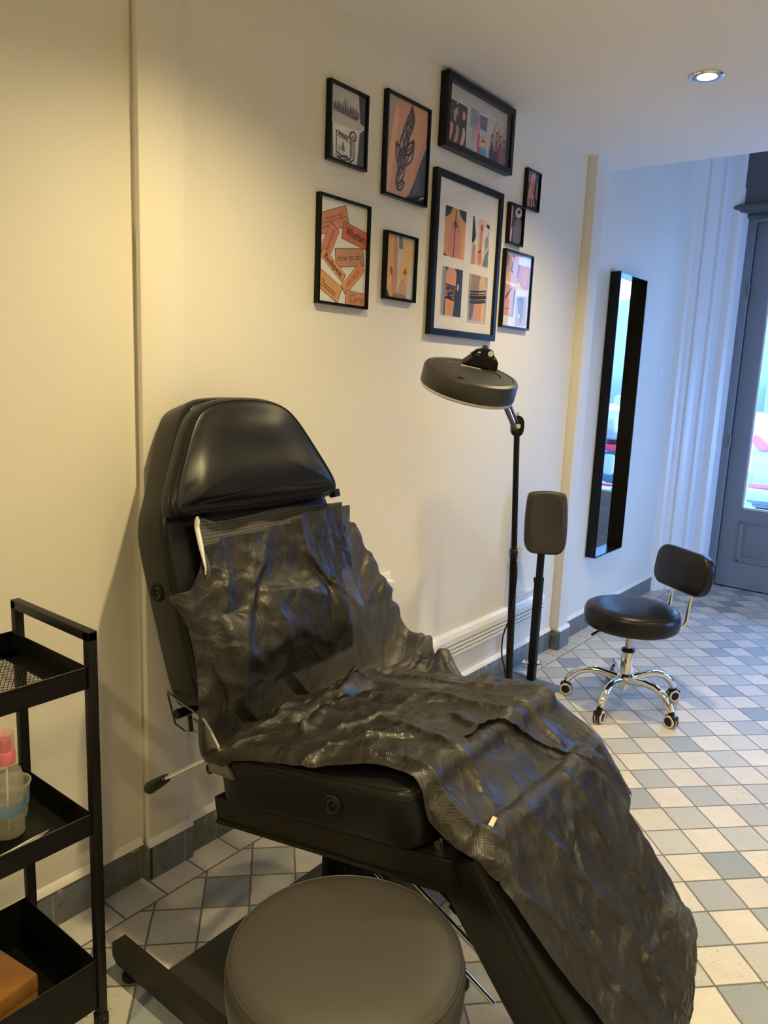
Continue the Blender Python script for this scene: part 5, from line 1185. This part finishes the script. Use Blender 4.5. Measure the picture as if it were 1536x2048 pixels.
        X = collide(X, off, mu, prev); X[W == 0] = X0[W == 0]
        V = (X - prev) / dt
        sp = np.linalg.norm(V, axis=1); k = np.minimum(1, 1.2 / np.maximum(sp, 1e-6)); V *= k[:, None]
    X = X.reshape(ns, nt, 3)
    # creases pressed into the sheet: sharp crests along warped lines
    du = np.gradient(X, axis=0); dv = np.gradient(X, axis=1); nn = np.cross(du, dv); nn /= np.maximum(np.linalg.norm(nn, axis=2), 1e-9)[..., None]
    if (nn * A_((.5, -.2, 1))).sum() < 0: nn = -nn
    w1_ = S * 1.0 + .06 * vnoise(S * 8, Yg * 8, seed + 21); w2_ = Yg + .06 * vnoise(S * 8 + 5, Yg * 8, seed + 22)
    q = 0
    for k, (fs, fy, am) in enumerate(((5, 11, .8), (14, 6, .6), (30, 26, .25))):
        a_ = .6 * k; p1 = w1_ * math.cos(a_) + w2_ * math.sin(a_); p2 = -w1_ * math.sin(a_) + w2_ * math.cos(a_)
        q = q + am * (1 - np.abs(2 * vnoise(p1 * fs, p2 * fy, seed + 30 + k) - 1)) ** 3.5
    mask = .35 + .9 * vnoise(S * 5, Yg * 5, seed + 40)
    q = q * mask
    rs = np.random.RandomState(seed + 77); Ls = s[-1]
    for k in range(creases):                                # straight hard creases of different length
        L_ = rs.uniform(.05, .32) ** 1.0; an = rs.choice([rs.normal(.15, .35), rs.normal(1.1, .4), rs.normal(-.9, .4)])
        c0, c1 = rs.uniform(0, Ls), rs.uniform(1.02, 1.75); ca, sa = math.cos(an), math.sin(an)
        e1 = (S - c0) * ca + (Yg - c1) * sa + .012 * (vnoise(S * 12, Yg * 12, k) - .5); e2 = -(S - c0) * sa + (Yg - c1) * ca + .022 * (vnoise(S * 9 + k, Yg * 9, 3) - .5)
        tp = np.clip(1 - (2 * e1 / L_) ** 2, 0, 1); wd = rs.uniform(.005, .013); q = q + rs.uniform(.5, 1.5) * tp * np.where(e2 > 0, np.exp(-e2 / wd), np.exp(e2 / (wd * 2.6)))
    q = q * detail
    for amp, wd, line in folds:                             # the large folds: steep on one side, soft on the other
        d = np.full_like(S, 9.); sd = np.zeros_like(S); n_ = len(line) - 1
        for k, ((a0, b0), (a1, b1)) in enumerate(zip(line, line[1:])):
            vx, vy = a1 - a0, b1 - b0; LL = vx * vx + vy * vy; t_ = np.clip(((S - a0) * vx + (Yg - b0) * vy) / LL, 0, 1)
            jx = .014 * (vnoise(S * 14, Yg * 14, 90 + k) - .5); dd = np.hypot(S - a0 - t_ * vx, Yg - b0 - t_ * vy + jx)
            s_ = (S - a0) * vy - (Yg - b0 + jx) * vx; m = dd < d; d = np.where(m, dd, d); sd = np.where(m, s_, sd)
        q = q + amp * np.where(sd > 0, np.exp(-(d / wd)), np.exp(-(d / (wd * 3.2)) ** 1.3))
    X = X + nn * q[..., None]
    return X, S, Yg, s
def sheet_obj(name, X, S, Yg, mat, label, cat, thick=0.0, loc=None, group=None, keep=None):
    ns, nt = X.shape[:2]; me = bpy.data.meshes.new(name); loc = X.reshape(-1, 3).mean(0) if loc is None else A_(loc)
    idx = np.arange(ns * nt).reshape(ns, nt); F = np.stack([idx[:-1, :-1], idx[1:, :-1], idx[1:, 1:], idx[:-1, 1:]], -1).reshape(-1, 4)
    if keep is not None: F = F[keep[:-1, :-1].ravel()]
    me.from_pydata((X.reshape(-1, 3) - loc).tolist(), [], F.tolist()); uvl = me.uv_layers.new(name='UVMap')
    uv = np.stack([S.ravel(), Yg.ravel()], -1)[F.ravel()]; uvl.data.foreach_set('uv', uv.ravel().astype(np.float32))
    me.polygons.foreach_set('use_smooth', [True] * len(me.polygons)); me.materials.append(mat)
    o = bpy.data.objects.new(name, me); COL.objects.link(o); o.location = loc.tolist()
    m = o.modifiers.new('smooth', 'SUBSURF'); m.levels = 1; m.render_levels = 1
    if thick: m2 = o.modifiers.new('thick', 'SOLIDIFY'); m2.thickness = thick; m2.offset = 1
    if label: tag(o, label, cat, group)
    return o
def P2(O, U, N, u, n): p = O + U * u + N * n; return (p.x, p.z, N.x, N.z)
# sheet over back and seat; s measured from its top edge on the backrest
pA = [P2(BO, BU, BN, u, BT + .016) for u in (.364, .30, .2, .1, .0, -.04)] + [(.374, .594, .85, .5), (.404, .574, .45, .9)] + [P2(SO, SU, SN, u, .014) for u in (.10, .2, .3, .4, .5, .56)] + [(.975, .672, .3, .95), (1.03, .655, .6, .8), P2(LO, LU, LN, .02, .022), P2(LO, LU, LN, .10, .02)]
sA = [0]
for a_, b_ in zip(pA, pA[1:]): sA.append(sA[-1] + math.hypot(b_[0] - a_[0], b_[1] - a_[1]))
s_cr, s_seat, s_front = sA[6], sA[8], sA[13]
lA = [(0, 1.128), (.06, 1.115), (.115, 1.08), (.152, 1.045), (.19, 1.065), (.25, 1.045), (.32, 1.035), (s_cr - .05, 1.02), (s_cr, 1.015), (s_cr + .06, 1.01), (s_seat, 1.03), (s_seat + .1, 1.035), (s_seat + .24, 1.045), (s_seat + .32, 1.07), (s_seat + .40, 1.09), (s_front - .02, 1.08), (s_front + .05, 1.055), (sA[-2], 1.07), (sA[-1], 1.10)]
rA = [(0, 1.662), (.12, 1.715), (.25, 1.765), (.35, 1.83), (s_cr - .05, 1.83), (s_cr + .05, 1.83), (s_seat + .1, 1.84), (s_seat + .3, 1.79), (s_seat + .40, 1.71), (s_front, 1.66), (sA[-1], 1.62)]
ridA = [(.022, .022, [(.02, 1.42), (.16, 1.45), (.30, 1.475), (.42, 1.50)]), (.022, .02, [(.10, 1.20), (.18, 1.16), (.30, 1.12), (.42, 1.10)]), (.014, .018, [(.16, 1.56), (.28, 1.60), (.36, 1.66)]),
        (.030, .018, [(s_cr + .00, 1.46), (s_cr + .10, 1.36), (s_cr + .20, 1.22)]), (.030, .020, [(s_cr - .02, 1.62), (s_cr + .05, 1.50), (s_cr + .06, 1.40)]), (.018, .016, [(s_cr + .04, 1.12), (s_cr + .07, 1.24), (s_cr + .05, 1.34)])]
fldA = [(.017, .006, [(.0, 1.435), (.10, 1.452), (.18, 1.49), (.30, 1.495), (.40, 1.48)]), (.013, .006, [(.02, 1.60), (.12, 1.60), (.20, 1.63), (.30, 1.66)]), (.016, .007, [(.36, 1.13), (.24, 1.17), (.13, 1.24), (.09, 1.30)]), (.013, .006, [(.10, 1.17), (.20, 1.14), (.33, 1.13)]),
        (.012, .006, [(.19, 1.50), (.28, 1.57), (.36, 1.60)]), (.009, .005, [(.15, 1.26), (.17, 1.38), (.20, 1.44)]), (.010, .006, [(.26, 1.24), (.24, 1.36), (.28, 1.44)]), (.011, .006, [(.30, 1.10), (.34, 1.20), (.30, 1.28)]),
        (.020, .007, [(s_cr + .01, 1.56), (s_cr + .07, 1.46), (s_cr + .13, 1.36), (s_cr + .20, 1.17)]), (.015, .007, [(s_cr + .03, 1.30), (s_cr + .07, 1.22), (s_cr + .05, 1.10)]), (.013, .006, [(s_cr + .10, 1.04), (s_cr + .15, 1.13), (s_cr + .20, 1.17)]), (.016, .007, [(s_cr + .02, 1.72), (s_cr + .02, 1.60), (s_cr + .05, 1.50)]),
        (.014, .006, [(s_seat + .06, 1.42), (s_seat + .24, 1.47), (s_front, 1.44)]), (.009, .005, [(s_seat + .05, 1.60), (s_seat + .3, 1.57), (s_front, 1.60)]), (.008, .004, [(s_seat + .08, 1.68), (s_seat + .36, 1.64)]), (.015, .006, [(s_seat + .22, 1.06), (s_seat + .25, 1.16), (s_seat + .34, 1.22)]), (.017, .006, [(s_seat + .24, 1.10), (s_front - .04, 1.12), (s_front + .06, 1.10), (sA[-1], 1.13)]),
        (.012, .005, [(s_seat + .20, 1.30), (s_front - .05, 1.24), (s_front + .08, 1.20)]), (.010, .005, [(s_seat + .16, 1.22), (s_seat + .22, 1.34), (s_seat + .20, 1.44)]), (.012, .006, [(s_front - .08, 1.36), (s_front + .02, 1.32)]), (.010, .005, [(s_front - .10, 1.52), (s_front + .08, 1.50)])]
# thin sheet over seat front and leg rest
pB = [P2(SO, SU, SN, u, .013) for u in (.36, .46, .56)] + [(.975, .670, .3, .95), (1.03, .652, .6, .8)] + [P2(LO, LU, LN, u, .014) for u in (.02, .12, .22, .32, .42, .50)]
sB = [0]
for a_, b_ in zip(pB, pB[1:]): sB.append(sB[-1] + math.hypot(b_[0] - a_[0], b_[1] - a_[1]))
k0 = sB[5]
lB = [(0, 1.12), (k0 - .08, 1.085), (k0, 1.085), (k0 + .05, 1.080), (k0 + .115, 1.095), (k0 + .185, 1.115), (k0 + .26, 1.140), (k0 + .34, 1.150), (k0 + .48, 1.17)]
rB = [(0, 1.68), (k0 - .08, 1.665), (k0 + .1, 1.65), (k0 + .24, 1.61), (k0 + .33, 1.57), (k0 + .38, 1.55), (k0 + .42, 1.46), (k0 + .45, 1.36), (k0 + .48, 1.26)]
ridB = [(.012, .014, [(k0, 1.30), (k0 + .2, 1.36), (k0 + .42, 1.46)]), (.012, .012, [(k0 + .02, 1.20), (k0 + .18, 1.27), (k0 + .46, 1.40)]), (.010, .012, [(k0 - .05, 1.45), (k0 + .2, 1.52), (k0 + .3, 1.55)]), (.014, .012, [(k0 + .34, 1.47), (k0 + .35, 1.54)])]
fldB = [(.009, .005, [(k0 - .02, 1.24), (k0 + .12, 1.28), (k0 + .46, 1.40)]), (.008, .005, [(k0 - .02, 1.42), (k0 + .2, 1.44), (k0 + .44, 1.52)]), (.010, .005, [(k0 + .08, 1.12), (k0 + .2, 1.20), (k0 + .46, 1.28)]), (.014, .006, [(k0 + .31, 1.45), (k0 + .315, 1.52)]), (.007, .004, [(k0 + .05, 1.34), (k0 + .12, 1.30), (k0 + .15, 1.24), (k0 + .22, 1.24)]), (.008, .005, [(k0 + .30, 1.34), (k0 + .46, 1.32)]), (.008, .005, [(k0 + .34, 1.56), (k0 + .32, 1.40)])]
XB, SB, YB_, _ = drape(pB, lB, rB, .007, 92, .005, ridB, .004, 31, steps=45, pins=lambda S, Y: (S < .03), detail=.0042, creases=75, folds=fldB)
sheet_obj('leg_sheet', XB, SB, YB_, M_SHEET2, 'thin dark sheet draped over the leg rest of the treatment chair', 'sheet')
holdA = [(.355, 1.0, (.334, 1.825, .706), .03), (s_cr + .04, 1.0, (.440, 1.825, .640), .022), (.152, 0.0, (.262, 1.030, .893), .012), (.19, 1.0, (.293, 1.745, .868), .03), (.27, 1.0, (.319, 1.785, .789), .03), (.09, 1.0, (.262, 1.70, .960), .025), (s_seat + .06, 1.0, (.50, 1.835, .612), .02)]
XA, SA, YA, _ = drape(pA, lA, rA, .007, 112, .011, ridA, .012, 12, steps=50, pins=lambda S, Y: (S < .006), holds=holdA, detail=.0062, creases=110, folds=fldA)
cutA = np.interp(YA, *zip(*[(1.0, sA[-2] + .02), (1.10, sA[-2] + .005), (1.17, s_front + .09), (1.22, s_front + .04), (1.27, s_front - .02), (1.40, s_front - .005), (1.52, sA[-2] - .03), (1.62, sA[-1]), (1.8, sA[-1] + .1)])) + .012 * (vnoise(YA * 22, YA * 0, 8) - .5)
topA = np.interp(YA, [1.1, 1.2, 1.40, 1.46, 1.55, 1.7], [.030, .026, .016, .004, .003, .0]) + .005 * (vnoise(YA * 25, YA * 0 + 2, 9) - .5)
sheet_obj('body_sheet', XA, SA, YA, M_SHEET, 'crumpled black disposable sheet over the backrest and seat of the treatment chair', 'sheet', keep=(SA < cutA) & (SA > topA))
def tape():
    i = int(np.argmin(np.abs(SA[:, 0] - (sA[-2] - .05)))); j = int(np.argmin(np.abs(YA[i] - 1.145)))
    c = Vector(XA[i, j]); u = (Vector(XA[i, j + 3]) - Vector(XA[i, j - 3])).normalized(); v = (Vector(XA[i + 3, j]) - Vector(XA[i - 3, j])).normalized(); n = u.cross(v).normalized(); n = n if n.z > 0 else -n
    d = (u * .95 - v * .3).normalized(); e = n.cross(d)
    b = MB(); b.obox((0, 0, 0), d, e, n, (.022, .0045, .0006), bev=.0003)
    o = obj('tape_strip', b, simple('cream_tape', (.58, .47, .36), .6)); o.location = c + n * .004; tag(o, 'small cream strip of tape stuck on the sheet at the seat front', 'tape')
tape()
# waffle towel showing above the sheet on the backrest
def towel():
    t = thing('towel', 'grey waffle towel with a white hem along the top of the sheet on the backrest', 'towel', (.25, YC, 1.0))
    nu, ny = 26, 70
    X = np.zeros((nu, ny, 3)); S = np.zeros((nu, ny)); Yg = np.zeros((nu, ny))
    for i in range(nu):
        for j in range(ny):
            f = j / (ny - 1); y = 1.118 + (1.648 - 1.118) * f; u = .374 - .19 * i / (nu - 1)
            n = BT + .0135 + .004 * math.sin(f * 21) * (1 - i / nu) + (.010 if i < 3 else 0) * (1 - i / 3)
            e = max(0, 1 - f / .10); n += .022 * e ** 1.3 * (1 if i < 16 else max(0, 1 - (i - 16) / 9)); u += .012 * e - .004 * math.sin(f * 9)
            r = max(0, (f - .86) / .14); n += .006 * r; u -= .004 * r
            if y > YR - .01: n -= .35 * (y - YR + .01)
            p = on(BO, BU, BN, y, u, n); X[i, j] = p[:]; S[i, j] = u; Yg[i, j] = y
    o = sheet_obj('cloth', X - A_(t.location), S, Yg, M_TOWEL, None, None, .004, loc=(0, 0, 0)); o.parent = t
    b = MB(); pts = [Vector(X[i, 0]) for i in range(0, 19)]
    b.tube([p - YV * .001 for p in pts], [.003] + [.0062] * 8 + [.006, .0055, .005, .0045, .004, .0035, .003, .0025, .002, .0015], seg=10); obj('hem', b, simple('white_hem', (.78, .76, .72), .7), t)
towel()
